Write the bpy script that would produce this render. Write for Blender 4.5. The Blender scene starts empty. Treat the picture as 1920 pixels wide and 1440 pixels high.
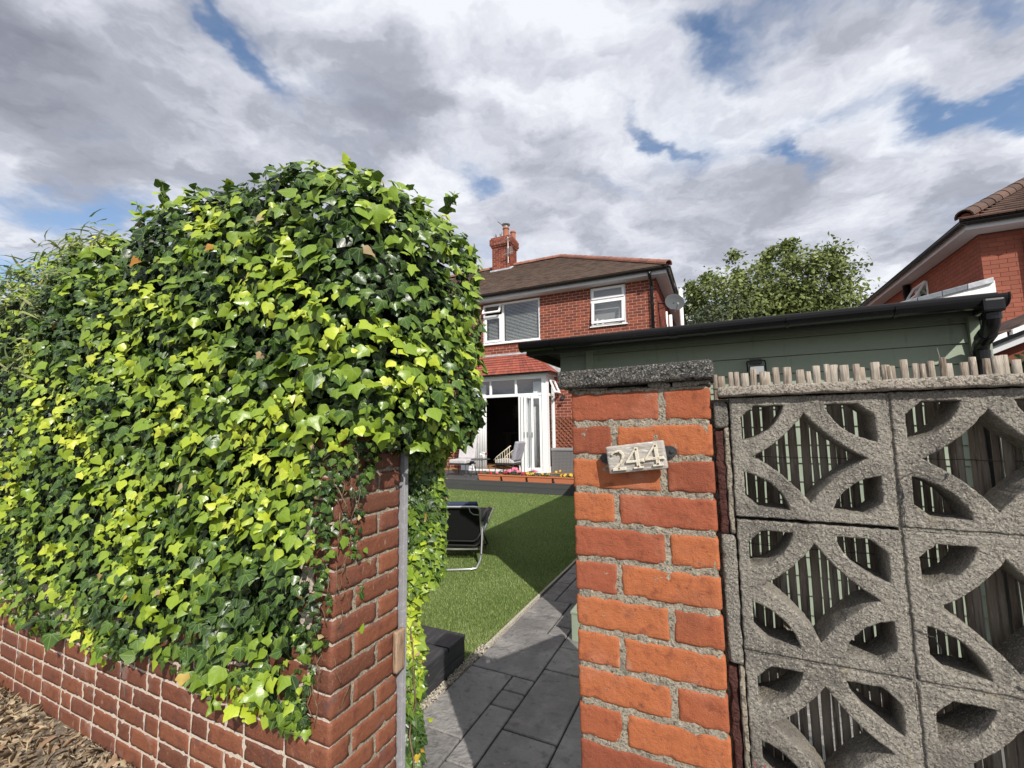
import bpy, bmesh, math, random
import numpy as np
from mathutils import Vector, Matrix, noise as mnoise
R = math.radians
random.seed(7); rng = np.random.default_rng(11)
scene = bpy.context.scene
col = scene.collection

# ------------------------------------------------------------ camera
cam_d = bpy.data.cameras.new('camera'); cam = bpy.data.objects.new('camera', cam_d); col.objects.link(cam)
scene.camera = cam
cam_d.sensor_width = 36; cam_d.lens = 15.2; cam_d.clip_start = 0.02; cam_d.clip_end = 1500
cr = Vector((0.90427892, 0.42673785, -0.01320779)); cd = Vector((-0.05482481, 0.08538569, -0.99483844)); cf = Vector((-0.42340747, 0.90033554, 0.1006083))
CAM = Vector((0.34876, -1.1111, 1.55))
cam.matrix_world = Matrix(((cr.x, -cd.x, -cf.x, CAM.x), (cr.y, -cd.y, -cf.y, CAM.y), (cr.z, -cd.z, -cf.z, CAM.z), (0, 0, 0, 1)))

# ------------------------------------------------------------ sun
SUNV = Vector((0.89, -0.89, 1.0)).normalized()          # towards the sun
sd = bpy.data.lights.new('sun', 'SUN'); sd.energy = 5.0; sd.angle = R(0.5); sd.color = (1, 0.945, 0.86)
sun = bpy.data.objects.new('sun', sd); col.objects.link(sun)
sun.rotation_euler = SUNV.to_track_quat('Z', 'Y').to_euler(); sun.location = (20, -20, 22)
scene.view_settings.view_transform = 'Standard'; scene.view_settings.look = 'None'
scene.view_settings.exposure = 0.14; scene.view_settings.gamma = 1
try: scene.view_settings.use_curve_mapping = False
except Exception: pass
scene.render.resolution_x = 1024; scene.render.resolution_y = 768

# ------------------------------------------------------------ sky
world = bpy.data.worlds.new('World'); scene.world = world; world.use_nodes = True
nt = world.node_tree; nt.nodes.clear()
def N(t, **kw):
    n = nt.nodes.new(t)
    for k, v in kw.items(): setattr(n, k, v)
    return n
def L(a, b): nt.links.new(a, b)
def M(op, a, b=None, c=None, clamp=False):
    n = N('ShaderNodeMath', operation=op); n.use_clamp = clamp
    for i, v in enumerate((a, b, c)):
        if v is None: continue
        if hasattr(v, 'is_linked'): L(v, n.inputs[i])
        else: n.inputs[i].default_value = v
    return n.outputs[0]
wout = N('ShaderNodeOutputWorld'); bg = N('ShaderNodeBackground'); bg.inputs['Strength'].default_value = 0.15
sky = N('ShaderNodeTexSky', sky_type='NISHITA'); sky.sun_disc = False
sky.sun_elevation = math.asin(SUNV.z); sky.sun_rotation = R(135); sky.air_density = 1.0; sky.dust_density = 0.6; sky.ozone_density = 1.6
tc = N('ShaderNodeTexCoord'); sep = N('ShaderNodeSeparateXYZ'); L(tc.outputs['Generated'], sep.inputs[0])
zz = M('ADD', M('MAXIMUM', sep.outputs[2], 0.0), 0.15)
px = M('DIVIDE', sep.outputs[0], zz); py = M('DIVIDE', sep.outputs[1], zz)
cmb = N('ShaderNodeCombineXYZ'); L(px, cmb.inputs[0]); L(py, cmb.inputs[1])
def NOI(vec, scale, detail, rough=0.5, dist=0.0, off=(0, 0, 0), sc=(1, 1, 1)):
    mp = N('ShaderNodeMapping'); mp.inputs['Location'].default_value = off; mp.inputs['Scale'].default_value = sc; L(vec, mp.inputs[0])
    n = N('ShaderNodeTexNoise'); n.inputs['Scale'].default_value = scale; n.inputs['Detail'].default_value = detail
    n.inputs['Roughness'].default_value = rough; n.inputs['Distortion'].default_value = dist; L(mp.outputs[0], n.inputs[0])
    return n
wob = NOI(cmb.outputs[0], 3.2, 5, 0.6)
wsub = N('ShaderNodeVectorMath', operation='SUBTRACT'); L(wob.outputs['Color'], wsub.inputs[0]); wsub.inputs[1].default_value = (.5, .5, .5)
wsc = N('ShaderNodeVectorMath', operation='SCALE'); L(wsub.outputs[0], wsc.inputs[0]); wsc.inputs['Scale'].default_value = 0.42
wad = N('ShaderNodeVectorMath', operation='ADD'); L(cmb.outputs[0], wad.inputs[0]); L(wsc.outputs[0], wad.inputs[1])
sw = N('ShaderNodeSeparateXYZ'); L(wad.outputs[0], sw.inputs[0])
def BLOB(cx, cy, ang, la, lb):                       # soft elongated patch in the cloud plane
    c, s = math.cos(ang), math.sin(ang)
    dx = M('SUBTRACT', sw.outputs[0], cx); dy = M('SUBTRACT', sw.outputs[1], cy)
    u = M('DIVIDE', M('ADD', M('MULTIPLY', dx, c), M('MULTIPLY', dy, s)), la)
    v = M('DIVIDE', M('SUBTRACT', M('MULTIPLY', dy, c), M('MULTIPLY', dx, s)), lb)
    r2 = M('ADD', M('MULTIPLY', u, u), M('MULTIPLY', v, v))
    return M('POWER', 2.718, M('MULTIPLY', r2, -1.0))
# cover: broken cumulus with blue gaps
rotn = N('ShaderNodeVectorRotate', rotation_type='Z_AXIS'); L(wad.outputs[0], rotn.inputs['Vector']); rotn.inputs['Angle'].default_value = R(-38)
fb = NOI(rotn.outputs[0], 2.2, 9, 0.52, 0.1, off=(3.1, 1.7, 0), sc=(1, 1.35, 1))
dens = M('ADD', M('MULTIPLY', fb.outputs['Fac'], 0.85), 0.24)
for (cx, cy, an, la, lb, am) in [(-.84, .47, 1.75, .26, .035, .30), (-.01, .93, 0.9, .16, .05, .24), (-.12, 1.16, .9, .12, .028, .26), (.25, 1.43, 1.1, .16, .035, .26),
                                 (.66, 1.40, .42, .34, .06, .36), (-.62, 1.17, .2, .10, .07, .26), (-1.74, .66, .5, .20, .12, .34), (.17, .95, 0.1, .14, .05, .20), (.55, 1.08, .5, .25, .06, .30), (-2.4, .6, .5, .3, .2, .3), (1.3, 1.5, .5, .5, .12, .3),
                                 (.7, -1.2, .5, .5, .2, .3), (-.8, -1.0, .9, .5, .2, .3)]:
    dens = M('SUBTRACT', dens, M('MULTIPLY', BLOB(cx, cy, an, la, lb), am))
mr = N('ShaderNodeMapRange', interpolation_type='SMOOTHSTEP'); L(dens, mr.inputs[0]); mr.inputs[1].default_value = .30; mr.inputs[2].default_value = .64
cover = mr.outputs[0]
# thickness: grey undersides
th = NOI(rotn.outputs[0], 2.1, 9, 0.55, 0.2, off=(7.3, 2.2, 0), sc=(1, 1.4, 1))
tk = M('MULTIPLY', th.outputs['Fac'], 1.0)
for (cx, cy, an, la, lb, am) in [(-1.35, .36, 2.2, .45, .30, .30), (-.66, .80, .2, .16, .16, .22), (-.5, 1.35, 0, .5, .12, .10), (.3, 1.9, 0, .6, .3, .12), (-.95, .75, .8, .2, .1, .15),
                                 (-.55, .55, 0, .14, .12, -.10), (-.2, .75, .8, .25, .12, -.14), (-1.0, .28, 2.1, .3, .07, -.16), (.35, 1.2, .6, .3, .12, -.10), (-.35, 1.0, 0, .12, .08, -.10)]:
    tk = M('ADD', tk, M('MULTIPLY', BLOB(cx, cy, an, la, lb), am))
fine = NOI(rotn.outputs[0], 7, 5, 0.5, 0.3, off=(1, 5, 0), sc=(1, 1.6, 1))
tk = M('ADD', tk, M('MULTIPLY', M('SUBTRACT', fine.outputs['Fac'], 0.5), 0.16))
cr_ = N('ShaderNodeValToRGB'); L(tk, cr_.inputs[0])
e = cr_.color_ramp.elements; e[0].position = .38; e[0].color = (.80, .82, .87, 1); e[1].position = .90; e[1].color = (.235, .245, .30, 1)
m1 = e.new(.51); m1.color = (.60, .62, .69, 1); m2 = e.new(.64); m2.color = (.40, .42, .49, 1)
csc = N('ShaderNodeMix', data_type='RGBA'); csc.blend_type = 'MULTIPLY'; csc.inputs[0].default_value = 1
L(cr_.outputs[0], csc.inputs[6]); csc.inputs[7].default_value = (6.9, 6.9, 6.9, 1)
mx = N('ShaderNodeMix', data_type='RGBA'); L(cover, mx.inputs[0]); L(sky.outputs[0], mx.inputs[6]); L(csc.outputs[2], mx.inputs[7])
L(mx.outputs[2], bg.inputs[0]); L(bg.outputs[0], wout.inputs[0])

# ------------------------------------------------------------ materials
def lin(c):
    return tuple((v / 255 / 12.92 if v / 255 <= .04045 else ((v / 255 + .055) / 1.055) ** 2.4) for v in c)
class Mat:
    """procedural principled material in world space (m): colour layers + bump layers"""
    def __init__(s, name, base, rough=.7, spec=.4, tone=None, layers=(), bumps=(), coord='pos', metal=0.0, rlayer=None, transl=None, vein=None):
        s.m = bpy.data.materials.new(name); s.m.use_nodes = True; t = s.m.node_tree; t.nodes.clear(); s.t = t
        nn = lambda k: t.nodes.new(k); lk = t.links.new
        out = nn('ShaderNodeOutputMaterial'); p = nn('ShaderNodeBsdfPrincipled'); s.p = p
        geo = nn('ShaderNodeNewGeometry'); vec = geo.outputs['Position']
        if coord == 'obj':
            tcx = nn('ShaderNodeTexCoord'); vec = tcx.outputs['Object']
        def noi(sc, det, kind='noise', stretch=None, rg=.55):
            v = vec
            if stretch:
                mp = nn('ShaderNodeMapping'); mp.inputs['Scale'].default_value = stretch; lk(vec, mp.inputs[0]); v = mp.outputs[0]
            if kind == 'noise':
                n = nn('ShaderNodeTexNoise'); n.inputs['Scale'].default_value = sc; n.inputs['Detail'].default_value = det; n.inputs['Roughness'].default_value = rg; lk(v, n.inputs[0]); return n.outputs['Fac']
            n = nn('ShaderNodeTexVoronoi'); n.inputs['Scale'].default_value = sc; lk(v, n.inputs[0])
            if kind == 'voro': return n.outputs['Distance']
            if kind == 'cell':
                sp = nn('ShaderNodeSeparateColor'); lk(n.outputs['Color'], sp.inputs[0]); return sp.outputs[0]
        if tone:
            at = nn('ShaderNodeAttribute'); at.attribute_name = 'tone'
            rp = nn('ShaderNodeValToRGB'); lk(at.outputs['Fac'], rp.inputs[0]); el = rp.color_ramp.elements
            el[0].position = 0; el[0].color = (*tone[0], 1); el[1].position = 1; el[1].color = (*tone[-1], 1)
            for i, c in enumerate(tone[1:-1]): q = el.new((i + 1) / (len(tone) - 1)); q.color = (*c, 1)
            c = rp.outputs[0]
        else:
            rgb = nn('ShaderNodeRGB'); rgb.outputs[0].default_value = (*base, 1); c = rgb.outputs[0]
        for l in layers:                       # (scale, detail, lo, hi, colour, amount, kind, stretch)
            sc, det, lo, hi, colr, am = l[:6]; kind = l[6] if len(l) > 6 else 'noise'; st = l[7] if len(l) > 7 else None
            f = noi(sc, det, kind, st)
            r_ = nn('ShaderNodeMapRange'); r_.interpolation_type = 'SMOOTHSTEP'; lk(f, r_.inputs[0]); r_.inputs[1].default_value = lo; r_.inputs[2].default_value = hi; r_.inputs[4].default_value = am
            mxx = nn('ShaderNodeMix'); mxx.data_type = 'RGBA'; lk(r_.outputs[0], mxx.inputs[0]); lk(c, mxx.inputs[6]); mxx.inputs[7].default_value = (*colr, 1); c = mxx.outputs[2]
        if vein:
            uvn = nn('ShaderNodeUVMap'); uvn.uv_map = 'UVMap'
            sx = nn('ShaderNodeSeparateXYZ'); lk(uvn.outputs[0], sx.inputs[0])
            def mm(op, a, b=None):
                q = nn('ShaderNodeMath'); q.operation = op
                for i, v in enumerate((a, b)):
                    if v is None: continue
                    if hasattr(v, 'is_linked'): lk(v, q.inputs[i])
                    else: q.inputs[i].default_value = v
                return q.outputs[0]
            ax = mm('ABSOLUTE', mm('SUBTRACT', sx.outputs[0], .5)); ay = sx.outputs[1]
            ang = mm('ARCTAN2', ax, mm('ADD', ay, .02))
            d = mm('MINIMUM', ax, mm('MINIMUM', mm('MULTIPLY', mm('ABSOLUTE', mm('SUBTRACT', ang, .72)), mm('ADD', mm('MULTIPLY', ay, .7), ax)), mm('MULTIPLY', mm('ABSOLUTE', mm('SUBTRACT', ang, 1.35)), ax)))
            r_ = nn('ShaderNodeMapRange'); lk(d, r_.inputs[0]); r_.inputs[1].default_value = .035; r_.inputs[2].default_value = .008; r_.inputs[4].default_value = vein[1]
            mxx = nn('ShaderNodeMix'); mxx.data_type = 'RGBA'; lk(r_.outputs[0], mxx.inputs[0]); lk(c, mxx.inputs[6]); mxx.inputs[7].default_value = (*vein[0], 1); c = mxx.outputs[2]
        lk(c, p.inputs['Base Color'])
        p.inputs['Roughness'].default_value = rough; p.inputs['Specular IOR Level'].default_value = spec; p.inputs['Metallic'].default_value = metal
        if rlayer:
            f = noi(rlayer[0], 4); r_ = nn('ShaderNodeMapRange'); lk(f, r_.inputs[0]); r_.inputs[1].default_value = .3; r_.inputs[2].default_value = .7; r_.inputs[3].default_value = rlayer[1]; r_.inputs[4].default_value = rlayer[2]; lk(r_.outputs[0], p.inputs['Roughness'])
        prev = None
        for b in bumps:                        # (scale, detail, distance, kind, stretch)
            sc, det, dist = b[:3]; kind = b[3] if len(b) > 3 else 'noise'; st = b[4] if len(b) > 4 else None
            bn = nn('ShaderNodeBump'); bn.inputs['Distance'].default_value = dist; bn.inputs['Strength'].default_value = 1.0
            lk(noi(sc, det, kind, st, .6), bn.inputs['Height'])
            if prev: lk(prev, bn.inputs['Normal'])
            prev = bn.outputs[0]
        if prev: lk(prev, p.inputs['Normal'])
        sh = p.outputs[0]
        if transl:
            tr = nn('ShaderNodeBsdfTranslucent'); lk(c, tr.inputs[0]); ms = nn('ShaderNodeMixShader'); ms.inputs[0].default_value = transl
            lk(sh, ms.inputs[1]); lk(tr.outputs[0], ms.inputs[2]); sh = ms.outputs[0]
        lk(sh, out.inputs[0])
def mat(*a, **k): return Mat(*a, **k).m

MT = {}
MT['pillar_brick'] = mat('bright_brick', (0, 0, 0), .86, .25, tone=[(.25, .072, .038), (.36, .108, .047), (.44, .148, .056), (.31, .090, .046)],
    layers=[(34, 5, .50, .74, (.20, .055, .032), .8), (9, 4, .52, .76, (.44, .17, .10), .55), (70, 5, .60, .70, (.09, .05, .04), .55), (260, 3, .62, .74, (.10, .028, .018), .8), (420, 2, .66, .76, (.62, .34, .22), .5), (5, 5, .54, .70, (.17, .060, .038), .55), (13, 5, .62, .74, (.50, .36, .28), .30)],
    bumps=[(320, 4, .0018), (60, 4, .0030), (700, 2, .0008), (22, 3, .003)])
MT['old_brick'] = mat('aged_red_brick', (0, 0, 0), .62, .45, tone=[(.115, .043, .026), (.172, .058, .030), (.22, .077, .038), (.135, .046, .030)],
    layers=[(26, 5, .50, .75, (.10, .028, .022), .7), (120, 4, .55, .72, (.34, .13, .07), .55), (200, 3, .58, .70, (.06, .03, .025), .5), (40, 5, .64, .74, (.45, .33, .27), .35, 'noise', (1, 1, .35)), (14, 4, .56, .74, (.085, .045, .042), .75), (7, 5, .60, .72, (.36, .27, .23), .35)],
    bumps=[(180, 4, .0022), (46, 4, .0038)])
MT['mortar_grey'] = mat('lichen_grey_mortar', (.34, .30, .235), .95, .15,
    layers=[(150, 5, .51, .64, (.10, .088, .072), .85), (60, 4, .54, .72, (.50, .45, .36), .7), (420, 2, .60, .70, (.05, .045, .04), .8), (22, 4, .56, .68, (.16, .15, .12), .7)],
    bumps=[(240, 5, .005), (70, 4, .008)])
MT['mortar_pale'] = mat('sandy_pale_mortar', (.58, .50, .42), .95, .15,
    layers=[(90, 5, .52, .70, (.28, .22, .17), .6), (300, 3, .62, .72, (.12, .10, .08), .6)], bumps=[(200, 5, .004)])
MT['agg'] = mat('exposed_aggregate_concrete', (.275, .255, .222), .95, .15,
    layers=[(5, 5, .43, .64, (.125, .118, .108), .78), (38, 4, .5, .7, (.36, .33, .27), .45), (230, 2, .54, .66, (.50, .45, .37), .62), (300, 2, .55, .66, (.075, .068, .060), .65), (16, 4, .54, .72, (.12, .112, .098), .65, 'noise', (1, 1, .14)), (15, 4, .60, .72, (.28, .225, .125), .4), (190, 2, .30, .10, (.52, .48, .40), .55, 'voro'), (3, 4, .56, .70, (.09, .082, .075), .6)],
    bumps=[(300, 3, .0065), (120, 2, .003, 'voro'), (30, 4, .005)])
MT['coping_dark'] = mat('dark_pebbly_concrete', (.085, .083, .078), .95, .15,
    layers=[(260, 3, .54, .64, (.36, .34, .31), .9), (180, 3, .52, .64, (.018, .018, .017), .9), (24, 4, .56, .7, (.17, .15, .12), .5)],
    bumps=[(230, 4, .008), (60, 4, .006)])
MT['coping_light'] = mat('lichened_pale_coping', (.36, .32, .27), .95, .15,
    layers=[(200, 4, .50, .62, (.12, .105, .09), .85), (330, 3, .58, .68, (.62, .57, .50), .8), (14, 4, .55, .7, (.22, .19, .15), .6)],
    bumps=[(240, 4, .007), (50, 4, .005)])
MT['rough_dark_brick'] = mat('rough_dark_brick', (.085, .032, .026), .9, .3, layers=[(80, 5, .5, .66, (.03, .015, .014), .8)], bumps=[(130, 5, .012), (40, 4, .01)])
MT['slate_paving'] = mat('stamped_slate_concrete', (0, 0, 0), .62, .4, tone=[(.17, .162, .157), (.205, .196, .190), (.235, .225, .217), (.185, .178, .173)],
    layers=[(3.5, 5, .45, .68, (.34, .325, .31), .65), (18, 5, .54, .68, (.095, .093, .094), .6), (160, 3, .60, .70, (.26, .255, .25), .4), (1.2, 3, .5, .7, (.10, .098, .098), .5)],
    bumps=[(9, 6, .030), (26, 6, .011, 'noise'), (160, 4, .0018)], rlayer=(12, .42, .75))
MT['joint_dark'] = mat('dark_paving_joint', (.035, .034, .034), .9, .2, bumps=[(80, 4, .003)])
MT['gravel_white'] = mat('white_edging_aggregate', (.55, .50, .42), .9, .2, layers=[(110, 3, .5, .64, (.16, .13, .10), .8)], bumps=[(120, 4, .01)])
MT['turf'] = mat('artificial_turf_backing', (.075, .12, .030), .9, .2, layers=[(60, 4, .4, .7, (.13, .19, .05), .7)], bumps=[(120, 3, .01)])
MT['blade'] = mat('artificial_grass_blade', (0, 0, 0), .55, .35, tone=[(.11, .165, .040), (.23, .31, .08), (.38, .45, .17), (.46, .51, .26)], transl=.30)
MT['soil'] = mat('dry_soil', (.20, .165, .125), .95, .15, layers=[(30, 5, .45, .65, (.05, .04, .03), .8), (90, 4, .55, .7, (.25, .20, .14), .6)], bumps=[(40, 5, .02)])
MT['litter'] = mat('dry_leaf_litter', (0, 0, 0), .8, .25, tone=[(.22, .17, .12), (.42, .33, .22), (.58, .47, .31), (.30, .19, .12), (.48, .40, .29), (.20, .15, .11)], transl=.2)
MT['ground'] = mat('pavement_ground', (.16, .155, .145), .9, .2, layers=[(2, 5, .4, .7, (.11, .105, .10), .6), (200, 3, .5, .7, (.25, .24, .22), .5)], bumps=[(200, 3, .002)])
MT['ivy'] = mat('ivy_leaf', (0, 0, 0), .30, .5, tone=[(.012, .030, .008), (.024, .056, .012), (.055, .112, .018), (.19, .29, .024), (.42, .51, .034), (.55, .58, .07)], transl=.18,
    layers=[(70, 3, .5, .8, (.03, .06, .015), .20)], vein=((.28, .38, .12), .38), bumps=[(60, 3, .0012)], rlayer=(12, .26, .46))
MT['ivy_dry'] = mat('yellowed_ivy_leaf', (0, 0, 0), .6, .3, tone=[(.36, .16, .04), (.50, .36, .05), (.34, .25, .15), (.45, .40, .18)], transl=.2)
MT['stem'] = mat('woody_ivy_stem', (.13, .085, .05), .85, .2, layers=[(60, 4, .4, .7, (.28, .21, .14), .6)], bumps=[(120, 4, .003)])
MT['greenstem'] = mat('green_ivy_shoot', (.10, .14, .05), .6, .3)
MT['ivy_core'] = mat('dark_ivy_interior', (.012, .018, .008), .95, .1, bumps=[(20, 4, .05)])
MT['bamboo_leaf'] = mat('bamboo_leaf', (0, 0, 0), .5, .4, tone=[(.08, .13, .04), (.16, .22, .06), (.26, .30, .10), (.45, .40, .24)], transl=.25)
MT['tree_leaf'] = mat('tree_leaf', (0, 0, 0), .6, .3, tone=[(.075, .105, .034), (.14, .18, .055), (.23, .28, .085), (.36, .40, .18)], transl=.3)
MT['shrub_leaf'] = mat('shrub_leaf', (0, 0, 0), .6, .3, tone=[(.05, .07, .04), (.10, .13, .07), (.15, .18, .10)], transl=.2)
MT['bark'] = mat('dark_tree_bark', (.045, .036, .028), .9, .2, bumps=[(20, 4, .02)])
MT['grey_paint'] = mat('weathered_grey_paint', (.28, .28, .30), .6, .35, layers=[(50, 5, .52, .66, (.40, .40, .42), .6), (120, 4, .6, .7, (.12, .11, .10), .5)], bumps=[(150, 4, .0015)])
MT['old_wood'] = mat('weathered_brown_wood', (.36, .25, .17), .85, .2, layers=[(40, 5, .45, .68, (.16, .10, .065), .8, 'noise', (3, 3, .25)), (200, 3, .56, .7, (.08, .05, .035), .6, 'noise', (1, 1, .15))], bumps=[(120, 4, .003, 'noise', (3, 3, .2))])
MT['plaque_wood'] = mat('silvered_plaque_wood', (.40, .37, .335), .85, .2, layers=[(90, 5, .50, .66, (.22, .19, .165), .85, 'noise', (.16, 1, 1.4)), (200, 4, .56, .66, (.74, .71, .66), .6, 'noise', (.25, 1, 1.2))], bumps=[(130, 5, .0035, 'noise', (.16, 1, 1.4))])
MT['numeral'] = mat('aged_cream_numeral', (.60, .56, .46), .6, .3, layers=[(160, 4, .55, .70, (.33, .22, .07), .7), (90, 4, .55, .7, (.75, .72, .62), .6)], bumps=[(200, 3, .001)])
MT['rust'] = mat('rusted_screw_head', (.16, .07, .03), .7, .3)
MT['black_iron'] = mat('black_painted_iron', (.035, .036, .040), .55, .4, bumps=[(200, 4, .001)])
MT['slat_wood'] = mat('weathered_split_cane', (0, 0, 0), .9, .15, tone=[(.20, .165, .13), (.30, .255, .205), (.36, .32, .27), (.24, .195, .155)],
    layers=[(60, 5, .5, .68, (.09, .065, .05), .75, 'noise', (2, 2, .12)), (160, 4, .56, .7, (.52, .49, .43), .6, 'noise', (1.5, 1.5, .15))], bumps=[(150, 5, .003, 'noise', (2, 2, .12))])
MT['wire'] = mat('rusty_binding_wire', (.06, .05, .045), .6, .4, metal=.4)
MT['house_brick'] = mat('house_red_brick', (0, 0, 0), .85, .2, tone=[(.15, .045, .032), (.22, .062, .040), (.28, .078, .046), (.12, .042, .034), (.19, .052, .034)], layers=[(6, 4, .45, .7, (.20, .05, .032), .4)], bumps=[(60, 4, .004)])
MT['house_mortar'] = mat('pinkish_house_mortar', (.62, .37, .27), .95, .15)
MT['soldier_brick'] = mat('dark_soldier_brick', (0, 0, 0), .85, .2, tone=[(.14, .045, .032), (.19, .055, .036)])
MT['nb_brick'] = mat('smooth_orange_brick', (0, 0, 0), .85, .2, tone=[(.225, .078, .052), (.26, .088, .058), (.29, .098, .064)], layers=[(30, 3, .5, .7, (.20, .068, .046), .4)], bumps=[(50, 3, .003)])
MT['nb_mortar'] = mat('dark_orange_mortar', (.21, .065, .042), .95, .15)
MT['upvc'] = mat('white_upvc', (.80, .80, .80), .35, .5)
MT['fascia_grey'] = mat('pale_grey_fascia', (.58, .58, .60), .5, .4, layers=[(3, 3, .5, .8, (.48, .48, .50), .5)])
MT['black_plastic'] = mat('black_gutter_plastic', (.008, .008, .009), .22, .35, layers=[(30, 4, .62, .8, (.05, .05, .05), .2)])
MT['roof_tile'] = mat('brown_roof_tile', (0, 0, 0), .9, .15, tone=[(.095, .066, .052), (.135, .095, .075), (.17, .115, .09), (.11, .085, .075)], layers=[(2.5, 5, .45, .7, (.16, .13, .10), .5), (60, 3, .55, .7, (.06, .045, .04), .5)], bumps=[(80, 3, .004)])
MT['ridge_tile'] = mat('terracotta_ridge_tile', (0, 0, 0), .85, .2, tone=[(.26, .115, .085), (.33, .15, .11), (.22, .11, .085)], layers=[(20, 4, .55, .7, (.20, .13, .10), .6)])
MT['bay_tile'] = mat('red_plain_tile', (0, 0, 0), .8, .2, tone=[(.28, .080, .058), (.34, .10, .068), (.23, .07, .052)], layers=[(9, 4, .5, .7, (.24, .11, .085), .5)])
MT['nb_tile'] = mat('dark_brown_roof_tile', (0, 0, 0), .8, .25, tone=[(.075, .048, .038), (.10, .062, .048), (.13, .080, .062)])
MT['lead'] = mat('grey_lead_flashing', (.38, .40, .43), .6, .4, layers=[(5, 4, .45, .7, (.62, .63, .64), .7)], bumps=[(12, 4, .01)])
MT['lead_dark'] = mat('dark_lead_capping', (.13, .15, .17), .45, .45, layers=[(4, 4, .5, .7, (.22, .24, .27), .6)], bumps=[(8, 4, .01)])
MT['chimney_pot'] = mat('terracotta_chimney_pot', (.32, .13, .085), .85, .2, layers=[(9, 4, .5, .7, (.20, .12, .09), .6)])
MT['steel'] = mat('galvanised_metal', (.45, .46, .46), .4, .5, metal=.7)
MT['shed_green'] = mat('sage_green_cladding', (.275, .325, .245), .6, .35, layers=[(12, 4, .5, .8, (.205, .265, .19), .5), (20, 4, .58, .74, (.15, .18, .13), .5, 'noise', (1, 1, .12))], bumps=[(90, 4, .001, 'noise', (.2, 1, 1))])
MT['soffit_dark'] = mat('dark_olive_soffit', (.050, .055, .042), .7, .3)  # one very dark olive for the garden room's soffit and fascia
MT['felt'] = mat('black_roof_felt', (.03, .03, .032), .85, .2)
MT['deck'] = mat('charcoal_decking', (0, 0, 0), .65, .35, tone=[(.050, .051, .053), (.070, .070, .071), (.085, .084, .083)], layers=[(30, 4, .5, .7, (.09, .09, .09), .4, 'noise', (.2, 1, 1))], bumps=[(60, 4, .002, 'noise', (.15, 1, 1))])
MT['sleeper'] = mat('black_stained_sleeper', (.030, .031, .034), .6, .4, layers=[(50, 5, .52, .68, (.075, .075, .08), .6, 'noise', (1, .12, 1))], bumps=[(90, 5, .004, 'noise', (1, .12, 1))])
MT['terracotta'] = mat('terracotta_plastic_trough', (.50, .17, .085), .6, .35, layers=[(10, 3, .5, .7, (.42, .14, .075), .4)])
MT['fl_red'] = mat('red_petals', (0, 0, 0), .6, .3, tone=[(.45, .02, .03), (.62, .05, .08), (.30, .01, .02)], transl=.2)
MT['fl_pink'] = mat('pink_petals', (0, 0, 0), .6, .3, tone=[(.75, .18, .30), (.80, .30, .42), (.70, .10, .22)], transl=.2)
MT['fl_yellow'] = mat('yellow_petals', (0, 0, 0), .6, .3, tone=[(.80, .48, .04), (.85, .60, .08), (.75, .36, .03)], transl=.2)
MT['fl_leaf'] = mat('bedding_plant_leaf', (0, 0, 0), .6, .3, tone=[(.05, .09, .03), (.09, .15, .045), (.05, .03, .02)], transl=.2)
MT['cushion'] = mat('pale_grey_cushion', (.50, .48, .49), .9, .15, layers=[(6, 4, .5, .7, (.42, .40, .42), .5)], bumps=[(9, 3, .02), (300, 2, .001)])
MT['cushion_grey'] = mat('mid_grey_cushion', (.30, .30, .34), .9, .15, bumps=[(9, 3, .02), (300, 2, .001)])
MT['dark_metal'] = mat('dark_chair_metal', (.035, .035, .038), .45, .45)
MT['rope'] = mat('cream_rope', (.62, .55, .42), .8, .2)
MT['rattan'] = mat('grey_rattan_weave', (.17, .165, .165), .75, .3)
MT['rattan_lid'] = mat('grey_storage_lid', (.24, .235, .235), .6, .35)
MT['trellis'] = mat('brown_trellis_wood', (.22, .085, .05), .8, .2)
MT['alu'] = mat('silver_tubular_metal', (.62, .62, .64), .28, .5, metal=.75)
MT['textilene'] = mat('black_textilene_mesh', (.010, .010, .012), .75, .25, bumps=[(900, 1, .0005)])
MT['navy'] = mat('navy_blue_padding', (.030, .042, .085), .8, .25)
MT['white_matt'] = mat('white_painted_board', (.78, .78, .78), .6, .3)
MT['dark_room'] = mat('shaded_interior_wall', (.030, .030, .033), .8, .2)  # near-black colour puts the unlit room's shade into its walls
MT['wood_floor'] = mat('warm_wood_floor', (.34, .19, .085), .5, .4, layers=[(8, 4, .45, .7, (.24, .12, .05), .6, 'noise', (4, .5, 1))])
MT['curtain'] = mat('pale_curtain', (.78, .78, .78), .9, .1)
MT['blind'] = mat('white_blind_slat', (.74, .76, .74), .5, .3)
MT['white_jug'] = mat('white_glazed_jug', (.80, .80, .80), .2, .5)
MT['hedge_far'] = mat('dark_hedge_leaf', (0, 0, 0), .6, .3, tone=[(.015, .022, .010), (.03, .045, .015), (.05, .06, .03)], transl=.1)
MT['weed'] = mat('red_weed_stem', (.38, .08, .09), .7, .3)
MT['web'] = mat('dusty_cobweb', (.30, .29, .27), .9, .1)
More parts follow.
